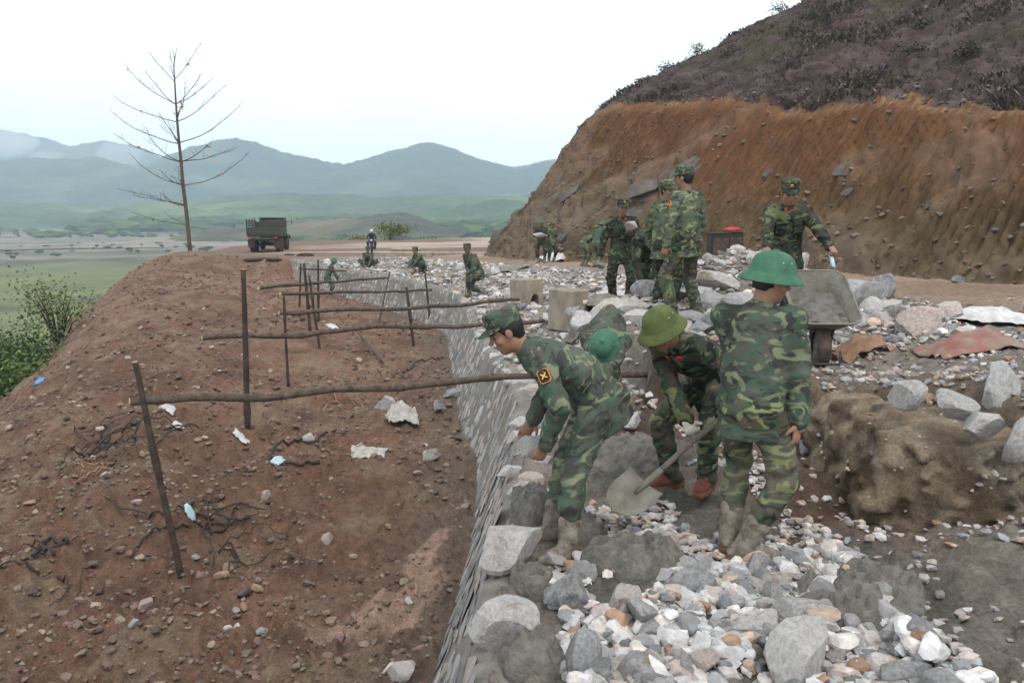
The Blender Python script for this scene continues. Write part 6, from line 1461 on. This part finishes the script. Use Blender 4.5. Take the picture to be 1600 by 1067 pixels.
# ------------------------------------------------------------------ motorcycle and rider
def build_bike():
    c = wp(581, 387, 62.0); c[2] = gz(c[0], c[1]); b = empty('motorcycle', c, 'small dark motorcycle riding toward the camera on the far road', 'motorcycle', rz=.12)
    for y, r in ((-.62, .29), (.62, .29)):
        w = MB().lathe([(r * .78, -.05), (r * .95, -.055), (r, 0), (r * .95, .055), (r * .78, .05)], 22, (0, y, r), (1, 0, 0), Z).build('wheel', M['rubber'], b, True); MB().lathe([(.0, -.05), (.05, -.05), (.05, .05), (0, .05)], 12, (0, y, r), (1, 0, 0), Z).build('hub', M['darksteel'], w, True)
        for k in range(6): a = k * math.pi / 3; MB().cyl((0, y, r), (0, y + math.cos(a) * r * .8, r + math.sin(a) * r * .8), .008, 5).build('spoke', M['darksteel'], w)
    bl = simple('dark_blue_fairing', (.04, .055, .08), .35, .15, 4)
    for s in (-1, 1): MB().tube([(s * .075, -.62, .29), (s * .075, -.50, .62), (s * .06, -.38, .92)], .022, 8).build('fork', M['darksteel'], b, True)
    MB().box((0, -.66, .60), (.13, .36, .05), bev=.02).build('mudguard', bl, b); MB().box((0, -.46, .86), (.30, .18, .36), bev=.07).build('front_fairing', bl, b); MB().lathe([(0, .03), (.07, .02), (.085, 0)], 16, (0, -.55, .92), (0, -1, 0), Z).build('headlight', M['whiteplastic'], b, True)
    for s in (-1, 1): MB().box((s * .20, -.36, .55), (.08, .20, .50), bev=.03).build('leg_shield', bl, b); MB().tube([(0, -.40, 1.0), (s * .18, -.36, 1.04), (s * .34, -.28, 1.0)], .013, 8).build('handlebar', M['darksteel'], b, True); MB().cyl((s * .24, -.36, 1.04), (s * .30, -.40, 1.20), .008, 6).build('mirror_stem', M['darksteel'], b); MB().box((s * .31, -.40, 1.22), (.11, .03, .07), bev=.01).build('mirror', M['glass'], b)
    MB().box((0, 0, .42), (.22, .42, .30), bev=.05).build('engine', M['darksteel'], b); MB().box((0, .22, .76), (.24, .75, .12), bev=.05).build('saddle', M['black'], b); MB().tube([(.13, .1, .3), (.14, .75, .34)], .045, 10).build('exhaust', M['darksteel'], b, True); MB().box((0, .2, .62), (.18, .8, .18), bev=.04).build('frame', M['darksteel'], b)
    f = np.array([math.sin(.12), -math.cos(.12), 0]); r = np.cross(f, Z); q = lambda a, d, z: c + r * a + f * d + Z * z
    person('motorcyclist in dark jacket and white crash helmet riding toward the camera', q(0, -.15, .90), nrm(Z + f * .12), f, q(-.24, .22, .22), q(.24, .22, .22), q(-.33, .30, 1.02), q(.33, .30, 1.02), look=f - Z * .05, hat='white', jacket='darkcloth', pants='darkcloth', boots='shoe', high=False, voxel=.026, res=.6, kneeout=.5, lower=.2)
build_bike()
# ------------------------------------------------------------------ bulldozer behind the spur
def build_dozer():
    c = wp(750, 366, 112.0); c[2] = gz(c[0], c[1]) + .05; t = empty('bulldozer', c, 'rusty red bulldozer with open canopy half hidden behind the spur', 'bulldozer', rz=-.9)
    for s in (-1, 1):
        tr = MB(); pr = [(-1.5, .35), (-1.3, .08), (1.3, .08), (1.55, .4), (1.35, .85), (-1.3, .85)]; n = len(pr)
        V = [(s * .95 + d, y, z) for d in (-.25, .25) for y, z in pr]; F = [tuple(range(n)), tuple(range(2 * n - 1, n - 1, -1))] + [(i, (i + 1) % n, n + (i + 1) % n, n + i) for i in range(n)]
        tk = tr.add(V, F).build('track', M['darksteel'], t)
        for y in (-.9, -.3, .3, .9): MB().cyl((s * (.95 + .27), y, .35), (s * (.95 + .2), y, .35), .2, 12).build('roller', M['dozer'], tk)
        MB().box((s * 1.25, -1.4, .55), (.12, 2.4, .18)).build('push_arm', M['darksteel'], t)
    MB().box((0, -.75, 1.25), (1.2, 1.7, .9), bev=.08).build('engine_hood', M['dozer'], t); MB().box((0, .75, 1.2), (1.5, 1.2, .8), bev=.05).build('cab_base', M['dozer'], t); MB().box((0, .9, 1.75), (.6, .5, .6), bev=.08).build('seat', M['black'], t)
    for x in (-.7, .7):
        for y in (.1, 1.3): MB().box((x, y, 2.1), (.08, .08, 1.2)).build('canopy_post', M['darksteel'], t)
    MB().box((0, .7, 2.74), (1.7, 1.6, .10), bev=.03).build('canopy_roof', M['darksteel'], t); MB().cyl((.3, -.8, 1.7), (.3, -.8, 2.35), .05).build('exhaust', M['darksteel'], t)
    V = [(x, -2.5 - .25 * math.sin(a) + d, .15 + 1.1 * k / 6) for d in (0, -.06) for k, a in enumerate(np.linspace(0, math.pi, 7)) for x in (-1.7, 1.7)]
    V = [(x, -2.45 + .22 * math.sin(math.pi * k / 6) - d, .12 + 1.15 * k / 6) for d in (0, .07) for k in range(7) for x in (-1.7, 1.7)]
    F = [(2 * k, 2 * k + 1, 2 * k + 3, 2 * k + 2) for k in range(6)] + [(14 + 2 * k + 2, 14 + 2 * k + 3, 14 + 2 * k + 1, 14 + 2 * k) for k in range(6)] + [(0, 2, 16, 14), (1, 15, 17, 3), (12, 13, 27, 26)]
    MB().add(V, F).build('blade', M['darksteel'], t)
build_dozer()
# ------------------------------------------------------------------ low cloud on the far ridges
def mist(px, py, Y, w, h, label, seed, dens):
    m = bpy.data.materials.new('low_cloud'); m.use_nodes = True; n = m.node_tree.nodes; l = m.node_tree.links; n.remove(n['Principled BSDF'])
    v = n.new('ShaderNodeVolumePrincipled'); v.inputs['Density'].default_value = dens; v.inputs['Color'].default_value = (1, 1, 1, 1); l.new(v.outputs[0], n['Material Output'].inputs['Volume'])
    V = ICO[4][0] * (1 + .75 * (fbm(ICO[4][0][:, 0] * 2 + seed, ICO[4][0][:, 1] * 2, ICO[4][0][:, 2] * 2, 3, seed)[:, None] - .5)); s = Y / FPX
    o = link('low_cloud', mesh('low_cloud', V * np.array([w * s / 2, h * s * .5, h * s / 2]), ICO[4][1], m, True), None, wp(px, py, Y)); tag(o, label, 'cloud', kind='stuff')
mist(12, 222, 2050, 90, 44, 'wisp of white cloud on the far left ridge', 3, .011)
mist(72, 243, 2000, 60, 14, 'thin strip of white cloud low on the left ridge', 4, .011)
mist(190, 240, 2150, 70, 46, 'faint white cloud in the gap behind the bare tree', 6, .006)
# ------------------------------------------------------------------ damp air
def build_haze():
    m = bpy.data.materials.new('damp_air'); m.use_nodes = True; n = m.node_tree.nodes; l = m.node_tree.links
    n.remove(n['Principled BSDF']); pv = n.new('ShaderNodeVolumePrincipled')
    pv.inputs['Color'].default_value = (.70, .86, 1.0, 1); pv.inputs['Density'].default_value = HAZE; pv.inputs['Anisotropy'].default_value = 0.1
    l.new(pv.outputs[0], n['Material Output'].inputs['Volume'])
    b = MB().box((0, 1900, (HZ0 + HZ1) / 2), (8200, 4300, HZ1 - HZ0))
    o = b.build('haze', m); tag(o, 'pale damp haze filling the valley air', 'haze', kind='stuff')
HAZE, HZ0, HZ1 = .00036, -32.0, 325.0
build_haze()
